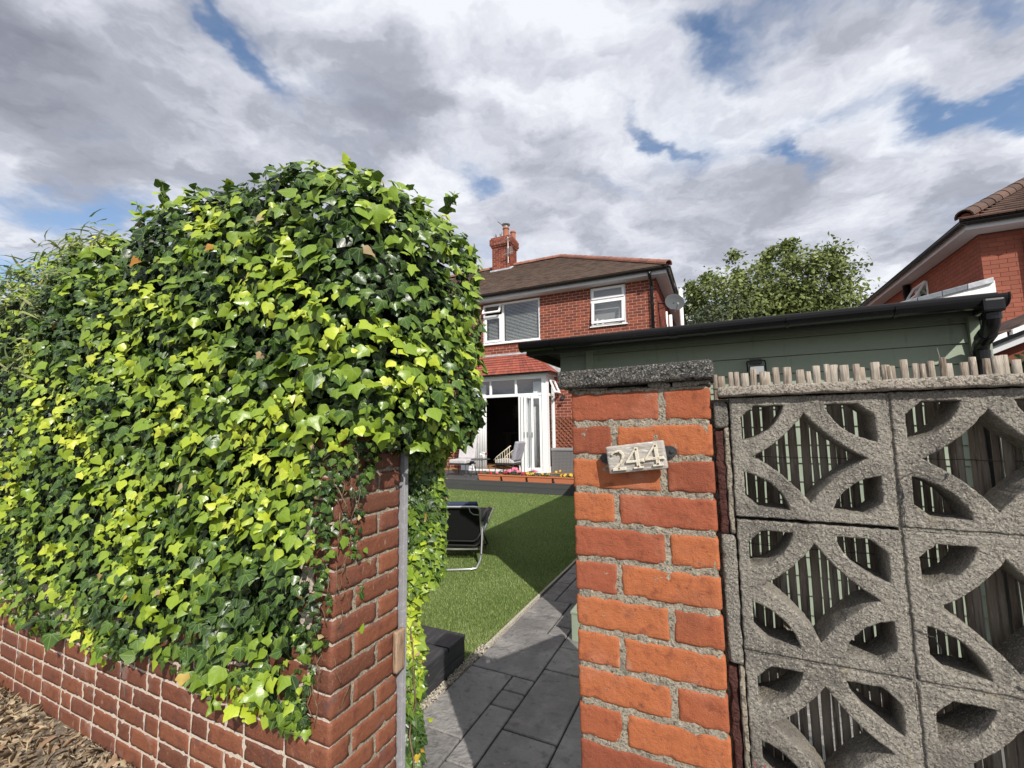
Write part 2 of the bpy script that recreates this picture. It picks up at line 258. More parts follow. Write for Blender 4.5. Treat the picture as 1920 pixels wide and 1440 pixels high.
# clear window glass: reflects the sky, lets the room show
g = bpy.data.materials.new('window_glass'); g.use_nodes = True; gt = g.node_tree; gt.nodes.clear()
go = gt.nodes.new('ShaderNodeOutputMaterial'); gm = gt.nodes.new('ShaderNodeMixShader'); lw = gt.nodes.new('ShaderNodeLayerWeight'); lw.inputs[0].default_value = .5; gp_ = gt.nodes.new('ShaderNodeMath'); gp_.operation = 'POWER'; gt.links.new(lw.outputs['Facing'], gp_.inputs[0]); gp_.inputs[1].default_value = 2.5; gf = gt.nodes.new('ShaderNodeMath'); gf.operation = 'MULTIPLY_ADD'; gt.links.new(gp_.outputs[0], gf.inputs[0]); gf.inputs[1].default_value = .6; gf.inputs[2].default_value = .07
ga = gt.nodes.new('ShaderNodeBsdfTransparent'); ga.inputs[0].default_value = (.95, .965, .96, 1); gg = gt.nodes.new('ShaderNodeBsdfGlossy'); gg.inputs['Roughness'].default_value = .02; gg.inputs[0].default_value = (.95, .97, 1, 1)
gt.links.new(gf.outputs[0], gm.inputs[0]); gt.links.new(ga.outputs[0], gm.inputs[1]); gt.links.new(gg.outputs[0], gm.inputs[2]); gt.links.new(gm.outputs[0], go.inputs[0])
MT['glass'] = g

# ------------------------------------------------------------ object helpers
def tag(o, label=None, cat=None, group=None, kind=None):
    if label: o['label'] = label
    if cat: o['category'] = cat
    if group: o['group'] = group
    if kind: o['kind'] = kind
    return o
def thing(name, loc, label, cat, group=None):
    o = bpy.data.objects.new(name, None); o.empty_display_size = .2; o.location = loc; col.objects.link(o)
    return tag(o, label, cat, group)
def place(o, parent):
    """world-space mesh put under a parent (nothing is rotated)"""
    if parent is not None:
        w = Vector((0, 0, 0)); q = parent
        while q is not None: w += q.location; q = q.parent
        o.parent = parent; o.location = o.location - w
    return o
class MB:
    def __init__(s): s.v = []; s.f = []; s.t = []; s.mi = []; s.tone = .5; s.m = 0
    def add(s, vs, fs):
        b = len(s.v); s.v += [tuple(v) for v in vs]
        for f in fs: s.f.append(tuple(i + b for i in f)); s.t.append(s.tone); s.mi.append(s.m)
        return s
    def box(s, x0, x1, y0, y1, z0, z1, mtx=None):
        vs = [(x, y, z) for z in (z0, z1) for y in (y0, y1) for x in (x0, x1)]
        if mtx: vs = [tuple(mtx @ Vector(v)) for v in vs]
        return s.add(vs, [(0, 2, 3, 1), (4, 5, 7, 6), (0, 1, 5, 4), (2, 6, 7, 3), (0, 4, 6, 2), (1, 3, 7, 5)])
    def hexa(s, bot, top):
        return s.add(list(bot) + list(top), [(3, 2, 1, 0), (4, 5, 6, 7), (0, 1, 5, 4), (1, 2, 6, 5), (2, 3, 7, 6), (3, 0, 4, 7)])
    def prism(s, poly, vec):
        n = len(poly); vec = Vector(vec); a = [Vector(p) for p in poly]; b = [p + vec for p in a]
        return s.add(a + b, [tuple(range(n - 1, -1, -1)), tuple(range(n, 2 * n))] + [(i, (i + 1) % n, n + (i + 1) % n, n + i) for i in range(n)])
    def tube(s, pts, r, n=8, cap=True):
        pts = [Vector(p) for p in pts]; rs = r if isinstance(r, (list, tuple)) else [r] * len(pts)
        vs = []; up = Vector((0.13, 0.21, 1)).normalized(); px_ = None
        for i, p in enumerate(pts):
            if i == 0: d = pts[1] - p
            elif i == len(pts) - 1: d = p - pts[i - 1]
            else: d = (pts[i + 1] - p).normalized() + (p - pts[i - 1]).normalized()
            d.normalize()
            if px_ is None:
                x = d.cross(up)
                if x.length < .05: x = d.cross(Vector((1, 0, 0)))
            else: x = px_ - d * px_.dot(d)
            x.normalize(); px_ = x; y = d.cross(x)
            for k in range(n):
                a = 2 * math.pi * k / n; vs.append(p + (x * math.cos(a) + y * math.sin(a)) * rs[i])
        fs = [(i * n + k, i * n + (k + 1) % n, (i + 1) * n + (k + 1) % n, (i + 1) * n + k) for i in range(len(pts) - 1) for k in range(n)]
        if cap: fs += [tuple(range(n - 1, -1, -1)), tuple((len(pts) - 1) * n + k for k in range(n))]
        return s.add(vs, fs)
    def lathe(s, prof, c=(0, 0, 0), n=16, axis=None):
        mt = axis.to_track_quat('Z', 'Y').to_matrix() if axis else Matrix.Identity(3); c = Vector(c)
        vs = [c + mt @ Vector((r * math.cos(2 * math.pi * k / n), r * math.sin(2 * math.pi * k / n), z)) for r, z in prof for k in range(n)]
        return s.add(vs, [(i * n + k, i * n + (k + 1) % n, (i + 1) * n + (k + 1) % n, (i + 1) * n + k) for i in range(len(prof) - 1) for k in range(n)])
    def build(s, name, mats, parent=None, smooth=False, bevel=0, seg=2):
        me = bpy.data.meshes.new(name); me.from_pydata(s.v, [], s.f)
        for m in (mats if isinstance(mats, (list, tuple)) else [mats]): me.materials.append(MT[m] if isinstance(m, str) else m)
        a = me.attributes.new('tone', 'FLOAT', 'FACE'); a.data.foreach_set('value', s.t)
        me.polygons.foreach_set('material_index', s.mi)
        if bevel:
            bm = bmesh.new(); bm.from_mesh(me); bmesh.ops.recalc_face_normals(bm, faces=bm.faces)
            bmesh.ops.bevel(bm, geom=list(bm.edges), offset=bevel, segments=seg, affect='EDGES', clamp_overlap=True, profile=.6)
            bm.to_mesh(me); bm.free()
        else:
            bm = bmesh.new(); bm.from_mesh(me); bmesh.ops.recalc_face_normals(bm, faces=bm.faces); bm.to_mesh(me); bm.free()
        if smooth: me.polygons.foreach_set('use_smooth', [True] * len(me.polygons))
        o = bpy.data.objects.new(name, me); col.objects.link(o)
        return place(o, parent)
def inst(me, name, loc, parent, rot=None, scale=None):
    o = bpy.data.objects.new(name, me); o.location = loc
    if rot: o.rotation_euler = rot
    if scale: o.scale = scale
    col.objects.link(o); return place(o, parent)

def rough_block(w, d, h, nx, ny, nz, rad, amp, seed, tone, m, freq=22, chip=0.0):
    """brick/stone centred on the origin with rounded arrises and uneven faces"""
    bm = bmesh.new(); H = (w / 2, d / 2, h / 2); n = (nx, ny, nz)
    bmesh.ops.create_cube(bm, size=1)
    bm.free(); bm = bmesh.new(); vid = {}
    def V(i, j, k):
        if (i, j, k) in vid: return vid[i, j, k]
        p = Vector(((i / nx * 2 - 1) * H[0], (j / ny * 2 - 1) * H[1], (k / nz * 2 - 1) * H[2]))
        q = Vector([max(-(H[a] - rad), min(H[a] - rad, p[a])) for a in range(3)]); dlt = p - q
        edge = sum(1 for a in range(3) if abs(abs(p[a]) - H[a]) < 1e-6)
        if dlt.length > 0: p = q + dlt.normalized() * rad
        nv = mnoise.noise_vector(p * freq + Vector((seed * 7.1, seed * 3.3, seed)))
        nv2 = mnoise.noise_vector(p * freq * 3 + Vector((seed * 1.1, seed * 9.3, seed)))
        p = p + nv * amp + nv2 * amp * .45
        if edge >= 2 and chip:
            c = mnoise.noise(p * 38 + Vector((seed, seed * 2, 0)))
            if c > .12: p = p - dlt.normalized() * min(.010, chip * (c - .12) * 4) if dlt.length > 0 else p
        vid[i, j, k] = bm.verts.new(p); return vid[i, j, k]
    for a in range(3):
        b, c = (a + 1) % 3, (a + 2) % 3
        for side in (0, n[a]):
            for i in range(n[b]):
                for j in range(n[c]):
                    q = []
                    for (u, v) in ((0, 0), (1, 0), (1, 1), (0, 1)):
                        ix = [0, 0, 0]; ix[a] = side; ix[b] = i + u; ix[c] = j + v; q.append(V(*ix))
                    bm.faces.new(q)
    bmesh.ops.recalc_face_normals(bm, faces=bm.faces)
    me = bpy.data.meshes.new('brick'); bm.to_mesh(me); bm.free(); me.materials.append(MT[m])
    t = me.attributes.new('tone', 'FLOAT', 'FACE'); t.data.foreach_set('value', [tone] * len(me.polygons))
    me.polygons.foreach_set('use_smooth', [True] * len(me.polygons)); return me
def limit300(items, key, make_one, mb_add, build_rest):
    """the 300 nearest pieces as parts, the rest joined"""
    items = sorted(items, key=key)
    for it in items[:300]: make_one(it)
    if items[300:]:
        for it in items[300:]: mb_add(it)
        build_rest()

# instanced simple bricks (bevelled boxes) in tone variants, cached by size
_bc = {}
def box_mesh(name, w, d, h, m, tone, bevel=.0):
    k = (name, round(w, 3), round(d, 3), round(h, 3), m, tone)
    if k not in _bc:
        b = MB(); b.tone = tone; b.box(-w / 2, w / 2, -d / 2, d / 2, -h / 2, h / 2)
        o = b.build(name, m, bevel=bevel, seg=1); _bc[k] = o.data; bpy.data.objects.remove(o)
    return _bc[k]
def brick_field(parent, m, boxes, name='brick', bevel=0, limit=True):
    """boxes = [(cx,cy,cz,w,d,h)]; nearest 300 to the camera are parts"""
    boxes = [(Vector(b[:3]), b[3:], random.choice((0.05, .25, .45, .65, .85))) for b in boxes]
    rest = MB()
    def one(b): inst(box_mesh(name, *b[1], m, b[2], bevel), name, b[0], parent)
    def add(b): c, (w, d, h), t = b; rest.tone = t; rest.box(c.x - w / 2, c.x + w / 2, c.y - d / 2, c.y + d / 2, c.z - h / 2, c.z + h / 2)
    limit300(boxes, lambda b: (b[0] - CAM).length, one, add, lambda: tag(rest.build(name, m, parent), kind='stuff'))
def wall_bricks(axis, plane, u0, u1, z0, z1, holes, L_=.235, Hc=.0855, j=.014, depth=.05, out=.004, off=0, keep=None):
    """running-bond boxes on a plane; axis 'x': wall runs along X at Y=plane (faces -Y); axis 'y': runs along Y at X=plane, out=sign*amount"""
    res = []; k = 0; z = z0
    while z < z1 - .02:
        h = min(Hc - j, z1 - z); u = u0 - (L_ / 2 if (k + off) % 2 else 0)
        while u < u1:
            a, b = max(u, u0), min(u + L_ - j, u1); u += L_
            if b - a < .02: continue
            segs = [(a, b)]
            for (h0, h1, hz0, hz1) in holes:
                if z + h > hz0 + .01 and z < hz1 - .01:
                    ns = []
                    for (p, q) in segs:
                        if q <= h0 or p >= h1: ns.append((p, q)); continue
                        if p < h0 - .02: ns.append((p, h0))
                        if q > h1 + .02: ns.append((h1, q))
                    segs = ns
            for (p, q) in segs:
                if keep and not keep((p + q) / 2, z): continue
                if axis == 'x': res.append(((p + q) / 2, plane - out + depth / 2, z + h / 2, q - p, depth, h))
                else: res.append((plane + out - math.copysign(depth / 2, out), (p + q) / 2, z + h / 2, depth, q - p, h))
        z += Hc; k += 1
    return res
def slab_holes(mb, axis, p0, p1, u0, u1, z0, z1, holes):
    """solid wall slab cut round rectangular openings"""
    us = sorted({u0, u1, *[h[0] for h in holes], *[h[1] for h in holes]}); 
    for a, b in zip(us, us[1:]):
        zs = [z0, z1]; cut = [(h[2], h[3]) for h in holes if h[0] <= a + 1e-6 and h[1] >= b - 1e-6]
        cut.sort(); cur = z0
        for c0, c1 in cut:
            if c0 > cur: (mb.box(a, b, p0, p1, cur, c0) if axis == 'x' else mb.box(p0, p1, a, b, cur, c0))
            cur = max(cur, c1)
        if cur < z1: (mb.box(a, b, p0, p1, cur, z1) if axis == 'x' else mb.box(p0, p1, a, b, cur, z1))

# leaf clouds -------------------------------------------------
def leaf_template(kind):
    if kind == 'ivy':
        half = [(.0, .03), (.20, -.10), (.40, -.07), (.50, .12), (.60, .36), (.36, .50), (.20, .76)]
    elif kind == 'ivy2':
        half = [(.0, .05), (.24, -.06), (.44, .06), (.50, .25), (.47, .42), (.33, .60), (.17, .82)]
    elif kind == 'ivy3':
        half = [(.0, .02), (.18, -.12), (.36, -.16), (.38, .06), (.66, .26), (.28, .42), (.15, .74)]
    mid = [(0, .0), (0, .36), (0, .66)]; tip = (0, 1.0)
    V = []; 
    for x, y in mid: V.append((x, y, .0))
    V.append((0, 1.0, -.03))
    def zf(x, y): return -.30 * abs(x) + .20 * x * x - .10 * y * y + .04 * math.sin(9 * y + 3 * abs(x))
    R_ = []; L_ = []
    for x, y in half[1:]:
        R_.append(len(V)); V.append((x, y, zf(x, y)))
    for x, y in half[1:]:
        L_.append(len(V)); V.append((-x, y, zf(x, y)))
    V = [(x, y, z if i > 3 else -.10 * y * y) for i, (x, y, z) in enumerate(V)]
    F = []
    for S_, fl in ((R_, False), (L_, True)):
        b1, b2, b3, b4, b5, b6 = S_
        for t in [(0, b1, b2), (0, b2, b3), (0, b3, 1), (1, b3, b4), (1, b4, b5), (1, b5, 2), (2, b5, b6), (2, b6, 3)]:
            F.append(t if not fl else t[::-1])
    return np.array(V, float), np.array(F, int)
def diamond_template(asp=.35, fold=.12):
    V = np.array([(0, 0, 0), (asp, .4, fold * -1), (0, 1, -.08), (-asp, .4, -fold), (0, .45, .02)]); F = np.array([(0, 1, 4), (1, 2, 4), (2, 3, 4), (3, 0, 4)]); return V, F
def blade_template():
    V = np.array([(-.5, 0, 0), (.5, 0, 0), (.38, .35, .02), (-.38, .35, .02), (.22, .7, .10), (-.22, .7, .10), (0, 1, .26)]) ; V[:, 0] *= .10
    return V, np.array([(0, 1, 2), (0, 2, 3), (3, 2, 4), (3, 4, 5), (5, 4, 6)])
def norm(a): return a / np.maximum(np.linalg.norm(a, axis=1, keepdims=True), 1e-9)
def cloud(name, P, Nn, T, size, tone, templ, m, parent=None, curl=None, wid=None):
    V, F = templ; n = len(P); k = len(V)
    Nn = norm(Nn); T = norm(T - Nn * (T * Nn).sum(1, keepdims=True)); X = np.cross(T, Nn)
    sx = np.ones(n) if wid is None else wid; cz = np.ones(n) if curl is None else curl
    W = P[:, None, :] + size[:, None, None] * (V[None, :, 0:1] * (X * sx[:, None])[:, None, :] + V[None, :, 1:2] * T[:, None, :] + V[None, :, 2:3] * (Nn * cz[:, None])[:, None, :])
    W = W.reshape(-1, 3); FF = (F[None] + (np.arange(n) * k)[:, None, None]).reshape(-1, 3)
    me = bpy.data.meshes.new(name); me.vertices.add(len(W)); me.vertices.foreach_set('co', W.astype(np.float32).ravel())
    me.loops.add(len(FF) * 3); me.loops.foreach_set('vertex_index', FF.astype(np.int32).ravel())
    me.polygons.add(len(FF)); me.polygons.foreach_set('loop_start', (np.arange(len(FF)) * 3).astype(np.int32)); me.polygons.foreach_set('loop_total', np.full(len(FF), 3, np.int32))
    me.polygons.foreach_set('use_smooth', np.ones(len(FF), bool))
    me.update(calc_edges=True)
    a = me.attributes.new('tone', 'FLOAT', 'FACE'); a.data.foreach_set('value', np.repeat(tone, len(F)).astype(np.float32))
    uv = me.uv_layers.new(name='UVMap'); UV = np.stack([V[:, 0] + .5, V[:, 1]], 1); uv.data.foreach_set('uv', np.tile(UV[F.reshape(-1)], (n, 1)).astype(np.float32).ravel())
    me.materials.append(MT[m]); o = bpy.data.objects.new(name, me); col.objects.link(o)
    return place(o, parent)
def fbm(P, f, seed=0):
    """cheap smooth noise on numpy points, about -1..1"""
    r = np.random.default_rng(seed); s = np.zeros(len(P)); amp = 1.
    for o_ in range(4):
        for _ in range(3):
            d = r.normal(size=3); d /= np.linalg.norm(d); s += amp * np.sin(P @ d * f * (2 ** o_) * r.uniform(.7, 1.4) + r.uniform(0, 6.28)) / 3
        amp *= .55
    return s

# ============================================================ SETTING
b = MB(); b.box(-250, 250, -200, 300, -.06, -.035); tag(b.build('ground', 'ground'), 'flat ground under the street and the gardens', kind='structure')
# path of stamped slate-pattern concrete, each slab a piece
path = MB(); path.box(-1.205, 1.3, -3.2, 2.6, -.034, -.012); path.box(-1.205, -.40, 2.6, 8.49, -.034, -.012)
path = tag(path.build('path', 'joint_dark'), kind='structure')
cell = .152; nxp = 16; nyp = 74; x0p = -1.203; y0p = -2.76
occ = np.zeros((nxp, nyp), bool); shapes = [(3, 2), (2, 3), (3, 3), (2, 2), (4, 3), (3, 4), (2, 4), (4, 2), (2, 1), (1, 2), (1, 3), (1, 1)]
pr_ = random.Random(5)
for jy in range(nyp):
    for ix in range(nxp):
        if occ[ix, jy]: continue
        cand = [s for s in shapes if ix + s[0] <= nxp and jy + s[1] <= nyp and not occ[ix:ix + s[0], jy:jy + s[1]].any()]
        big = [s for s in cand if s[0] * s[1] >= 4]; s = pr_.choice(big if big and pr_.random() < .93 else cand)
        occ[ix:ix + s[0], jy:jy + s[1]] = True
        xa, ya = x0p + ix * cell, y0p + jy * cell; xb, yb = xa + s[0] * cell, ya + s[1] * cell
        if ya > 2.3 and xa > -.5: continue
        inst(box_mesh('slab', xb - xa - .010, yb - ya - .010, .022, 'slate_paving', pr_.choice((.1, .35, .6, .9)), .005), 'slab', ((xa + xb) / 2, (ya + yb) / 2, -.011 + pr_.uniform(-.0015, .0015)), path)
b = MB(); b.box(-1.245, -1.222, .55, 8.49, -.034, .001); tag(b.build('path_edging', 'gravel_white'), kind='structure')
# pebbly strip beside the sleeper box
P = np.stack([rng.uniform(-1.262, -1.205, 900), rng.uniform(.6, 1.75, 900), rng.uniform(.002, .012, 900)], 1)
dv = diamond_template(.7, .3); nn_ = rng.normal(size=(900, 3)) * .5 + (0, 0, 1)
tag(cloud('edging_pebbles', P, nn_, rng.normal(size=(900, 3)), rng.uniform(.006, .015, 900), rng.uniform(0, 1, 900), dv, 'gravel_white'), kind='stuff')
# lawn
b = MB(); b.box(-9, -1.246, 1.0, 8.49, -.034, -.006); tag(b.build('lawn', 'turf'), kind='structure')
n = 190000
yy = 1.5 * (8.47 / 1.5) ** rng.uniform(0, 1, n); xx = -1.25 - rng.uniform(0, 1, n) ** 1.1 * (1.6 + yy * .62)
P = np.stack([xx, yy, np.full(n, -.008)], 1)
bend = norm(rng.normal(size=(n, 3)) * (1, 1, 0) + (0.0001, 0, 0)); T = bend * rng.uniform(.15, .8, (n, 1)) + (0, 0, 1)
bt = (np.array([(-.5, 0, 0), (.5, 0, 0), (0, 1, .25)]) * (.12, 1, 1), np.array([(0, 1, 2)]))
tone = np.clip(.42 + .28 * fbm(P * (1, 1, 0), 5, 3) * .5 + rng.normal(size=n) * .30, 0, 1)
tag(cloud('grass', P, bend + rng.normal(size=(n, 3)) * .4, T, rng.uniform(.014, .028, n), tone, bt, 'blade', wid=np.full(n, 1.) + yy * .12), kind='stuff')
# verge with dry leaf litter in front of the old wall
b = MB()
gx, gy = np.linspace(-9.5, -1.2, 60), np.linspace(-2.6, .16, 26)
vs = [(x, y, -.014 + .022 * mnoise.noise(Vector((x * 2, y * 2, 0))) + .010 * mnoise.noise(Vector((x * 9, y * 9, 3))) + .03 * max(0, 1 - (.12 - y) / .35) * (1 + mnoise.noise(Vector((x * 3, 0, 0))))) for y in gy for x in gx]
b.add(vs, [(j * 60 + i, j * 60 + i + 1, (j + 1) * 60 + i + 1, (j + 1) * 60 + i) for j in range(25) for i in range(59)])
tag(b.build('verge_soil', 'soil', smooth=True), kind='structure')
n = 9000; P = np.stack([rng.uniform(-5.2, -2.0, n), .10 - rng.uniform(0, 1, n) ** 1.4 * 1.3, np.zeros(n)], 1); P[:, 2] = .000 + .026 * rng.uniform(0, 1, n)
Nn = rng.normal(size=(n, 3)) * .55 + (0, 0, 1); T = rng.normal(size=(n, 3)) * (1, 1, .25)
straw = rng.uniform(0, 1, n) < .78
sz = np.where(straw, rng.uniform(.02, .08, n), rng.uniform(.012, .035, n)); wd = np.where(straw, .11, 1.1)
tag(cloud('leaf_litter', P, Nn, T, sz, rng.uniform(0, 1, n), diamond_template(.42, .30), 'litter', curl=rng.uniform(-1.5, 1.5, n), wid=wd), kind='stuff')
iv = [leaf_template(k) for k in ('ivy', 'ivy2', 'ivy3')]
n = 130; P = np.stack([rng.uniform(-4.4, -1.9, n), .08 - rng.uniform(0, 1, n) * .9, np.full(n, .030)], 1)
tag(cloud('fallen_leaves', P, rng.normal(size=(n, 3)) * .3 + (0, 0, 1), rng.normal(size=(n, 3)) * (1, 1, .1), rng.uniform(.035, .075, n), rng.uniform(.2, .8, n), iv[2], 'litter', curl=rng.uniform(1, 3, n)), kind='stuff')

n = 60; P = np.stack([rng.uniform(-1.2, -.3, n), rng.uniform(-.2, 3.0, n), np.full(n, .005)], 1)
tag(cloud('path_debris', P, rng.normal(size=(n, 3)) * .25 + (0, 0, 1), rng.normal(size=(n, 3)) * (1, 1, .1), rng.uniform(.006, .020, n), rng.uniform(0, 1, n), diamond_template(.4, .3), 'litter', curl=rng.uniform(0, 2, n), wid=rng.uniform(.2, 1, n)), kind='stuff')
fl_ = cloud('fallen_leaf', np.array([[-1.13, .93, .008]]), np.array([[0, .1, 1.]]), np.array([[.5, 1, 0.]]), np.array([.05]), np.array([.8]), iv[0], 'ivy', curl=np.array([1.5])); tag(fl_, 'single yellow green ivy leaf lying on the sunlit grey path slab', 'leaf')
# ============================================================ OLD GARDEN WALL (left)
gw = thing('garden_wall', (-1.06, .2, 0), 'old dark red brick garden wall with pale mortar under the ivy, left of the gateway', 'brick wall')
blk = {}
def old_brick(kind, i, tone):
    k = (kind, i, tone)
    if k not in blk:
        w, d, nx, ny = {'s': (.225, .10, 13, 5), 'h': (.105, .225, 6, 12), 'r': (.10, .225, 5, 12), 'q': (.10, .125, 5, 6), 'e': (.10, .25, 5, 13)}[kind]
        blk[k] = rough_block(w + .0015, d, .0775, nx, ny, 5, .005, .0014, i * 13 + len(kind), tone, 'old_brick', chip=.004)
    return blk[k]
b = MB(); b.box(-9.2, -1.0, .0925, .32, -.06, 1.48); b.box(-1.0, -.950, .094, .446, -.06, 1.48)
ob = b.build('mortar', 'mortar_pale', gw)
mbk = rough_block(.30, .33, 1.60, 20, 34, 150, .008, .0025, 5, .5, 'mortar_grey', freq=35); inst(mbk, 'mortar', (-1.0965, .275, .69), gw)['label'] = 'grey lichened mortar of the wall end'
cand = []
for k in range(-6, 13):
    z = .442 + .0855 * k + .0378
    A = (k % 2 != 0); t = lambda: random.choice((.1, .3, .5, .7, .9)); r3 = lambda: random.randrange(3)
    if A:
        inst(old_brick('s', r3(), t()), 'brick', (-1.0545, .137, z), gw); inst(old_brick('e', r3(), t()), 'brick', (-.992, .325, z), gw); x = -1.178
    else:
        inst(old_brick('h', r3(), t()), 'brick', (-.9945, .200, z), gw); inst(old_brick('q', r3(), t()), 'brick', (-.992, .387, z), gw); x = -1.057
    if z > .66: continue
    i = random.randrange(3)
    while x > (-4.9 if z < .5 else -2.2):
        w = .105 if i % 3 == 2 else .225; i += 1
        cand.append((x - w / 2, z, w, r3(), t())); x -= w + .0105
cand.sort(key=lambda c: -c[0]); 
for (x, z, w, i, t) in cand[:258]:
    inst(old_brick('s' if w > .2 else 'h', i, t), 'brick', (x, .139 if w > .2 else .2015, z + random.uniform(-.001, .001)), gw, rot=(random.uniform(-.01, .01), random.uniform(-.008, .008), random.uniform(-.006, .006)))
rest = MB()
for (x, z, w, i, t) in cand[258:]: rest.tone = t; rest.box(x - w / 2, x + w / 2, .100, .14, z - .0378, z + .0378)
if cand[258:]: tag(rest.build('brick', 'old_brick', gw), kind='stuff')
# grey gate stop strip and the wood keep on the wall end
b = MB(); b.box(-.975, -.925, .458, .484, -.02, 1.56); o = b.build('gate_post', 'grey_paint', bevel=.002)
tag(o, 'narrow grey painted timber strip fixed down the end of the old brick wall', 'post')
me = rough_block(.022, .055, .165, 3, 6, 18, .003, .0015, 3, .5, 'old_wood', freq=30)
o = inst(me, 'wood_block', (-.921, .428, .620), None); tag(o, 'small weathered brown wood block screwed to the end of the old brick wall', 'wood block')

# ============================================================ IVY
def rbox(P, b, r):
    c = np.array([(b[0] + b[1]) / 2, (b[2] + b[3]) / 2, (b[4] + b[5]) / 2]); h = np.array([(b[1] - b[0]) / 2 - r, (b[3] - b[2]) / 2 - r, (b[5] - b[4]) / 2 - r])
    q = np.abs(P - c) - h; return np.linalg.norm(np.maximum(q, 0), axis=1) + np.minimum(q.max(axis=1), 0) - r
IVB = [((-2.45, -.72, .00, .95, 1.46, 2.62), .24), ((-2.46, -1.10, .03, .8, 2.1, 2.73), .16), ((-2.44, -1.75, .03, .6, 2.1, 2.79), .16), ((-1.75, -.90, .1, .9, 2.1, 2.70), .25), ((-9.5, -2.3, .02, .85, .95, 2.54), .16), ((-9.5, -1.0, .03, .30, .47, 2.2), .06), ((-9.5, -2.9, .1, 1.0, 2.0, 2.86), .25),
       ((-1.25, -.93, .53, .80, .80, 1.8), .07), ((-1.25, -.965, .53, .64, .02, .95), .05), ((-1.4, -.905, .015, .26, .78, 2.2), .06)]
def ivy_sdf(P, noise=True):
    d = np.full(len(P), 1e9)
    for bb, r in IVB:
        e = rbox(P, bb, r); k = .10; h = np.clip(.5 + .5 * (e - d) / k, 0, 1); d = np.where(d > 1e8, e, e * (1 - h) + d * h - k * h * (1 - h))
    if noise: d = d + .030 * fbm(P, 3.2, 5) + .014 * fbm(P, 11, 9)
    return d
def grad(P, e=.01):
    g = np.zeros_like(P)
    for i in range(3): q = np.zeros(3); q[i] = e; g[:, i] = ivy_sdf(P + q) - ivy_sdf(P - q)
    return norm(g)
def on_ivy(n, lo, hi):
    P = rng.uniform(lo, hi, (n, 3)); P = P[np.abs(ivy_sdf(P, False)) < .12]
    for _ in range(4): g_ = grad(P); P = P - g_ * ivy_sdf(P)[:, None]
    return P, grad(P)
seeds = [on_ivy(420000, (-3.6, -.15, .25), (-.55, 1.1, 3.05)), on_ivy(260000, (-7.5, -.15, .3), (-3.3, 1.1, 3.05)), on_ivy(150000, (-1.3, .45, 0), (-.8, .85, 1.7))]
P = np.concatenate([s[0] for s in seeds]); G = np.concatenate([s[1] for s in seeds])
camv = np.array(CAM); dist = np.linalg.norm(P - camv, axis=1); face = (G * norm(camv - P)).sum(1)
keep = (face > -.35) & ~((P[:, 1] < .2) & (P[:, 2] < .36))
# the front curtain ends on a ragged lower line and keeps off the bare end of the wall
low = .46 + .07 * np.sin(P[:, 0] * 3.1 + 1) + .05 * fbm(P * (1, 0, 0), 9, 4)
keep &= ~((P[:, 1] < .45) & (P[:, 2] < low))
edge = np.interp(P[:, 2], [.45, .62, .82, 1.1, 1.42], [-1.01, -1.0, -.95, -.90, -.85])
keep &= ~((P[:, 1] < .5) & (P[:, 2] < 1.42) & (P[:, 0] > edge + .03 * fbm(P * (0, 0, 1), 18, 8)))
P, G, dist = P[keep], G[keep], dist[keep]
w = 1 / dist ** 1.0; idx = rng.permutation(len(P)); idx = idx[rng.uniform(0, 1, len(idx)) < w[idx] / w.max() * 1.4]
NL = 39000; idx = idx[:NL]; P, G, dist = P[idx], G[idx], dist[idx]; n = len(P)
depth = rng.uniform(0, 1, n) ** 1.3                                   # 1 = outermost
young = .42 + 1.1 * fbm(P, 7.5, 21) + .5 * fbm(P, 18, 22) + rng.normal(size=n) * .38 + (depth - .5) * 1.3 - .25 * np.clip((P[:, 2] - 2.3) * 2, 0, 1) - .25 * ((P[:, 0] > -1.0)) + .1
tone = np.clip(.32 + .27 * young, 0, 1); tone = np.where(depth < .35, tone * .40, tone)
size = np.clip(rng.normal(.043, .014, n), .016, .088) * (1 - .18 * (tone > .7)) * np.where(P[:, 0] < -3.4, .85, 1.0)
small = ((P[:, 0] > -1.06) & (P[:, 2] < 1.5)); size = np.where(small, size * np.where(P[:, 1] > .4, .80, .60), size)
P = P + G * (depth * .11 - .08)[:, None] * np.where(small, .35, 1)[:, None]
Nn = G * .75 + np.array([.22, -.30, .62]) * rng.uniform(.3, 1.1, (n, 1)) + rng.normal(size=(n, 3)) * .42
T = np.array([.05, 0, -1.0]) + G * .30 + rng.normal(size=(n, 3)) * .55
curl = rng.uniform(.4, 2.6, n)
ivy = thing('ivy_hedge', (-2.2, .45, 0), 'big rounded mass of glossy lime and dark green ivy over the old brick wall', 'ivy')
kind = rng.integers(0, 3, n)
scr = size / dist * (.3 + .7 * depth) * (norm(Nn) * norm(camv - P)).sum(1)
order = np.argsort(-scr); top = order[:288]; restm = np.ones(n, bool); restm[top] = False
lm = {}
for i in top:
    tb = round(float(tone[i]) * 5) / 5; key = (int(kind[i]), tb)
    if key not in lm:
        o = cloud('leaf', np.zeros((1, 3)), np.array([[0, 0, 1.]]), np.array([[0, 1., 0]]), np.ones(1), np.array([tb]), iv[key[0]], 'ivy', curl=np.array([1.2])); lm[key] = o.data; bpy.data.objects.remove(o)
    nn = Vector(Nn[i]).normalized(); tt = Vector(T[i]); tt = (tt - nn * tt.dot(nn)).normalized(); xx_ = tt.cross(nn)
    o = bpy.data.objects.new('leaf', lm[key]); o.matrix_world = Matrix.Translation(Vector(P[i])) @ Matrix((xx_, tt, nn)).transposed().to_4x4() @ Matrix.Scale(float(size[i]), 4)
    col.objects.link(o); place(o, ivy)
for k in range(3):
    s = restm & (kind == k); tag(cloud('foliage', P[s], Nn[s], T[s], size[s], tone[s], iv[k], 'ivy', ivy, curl=curl[s]), kind='stuff')
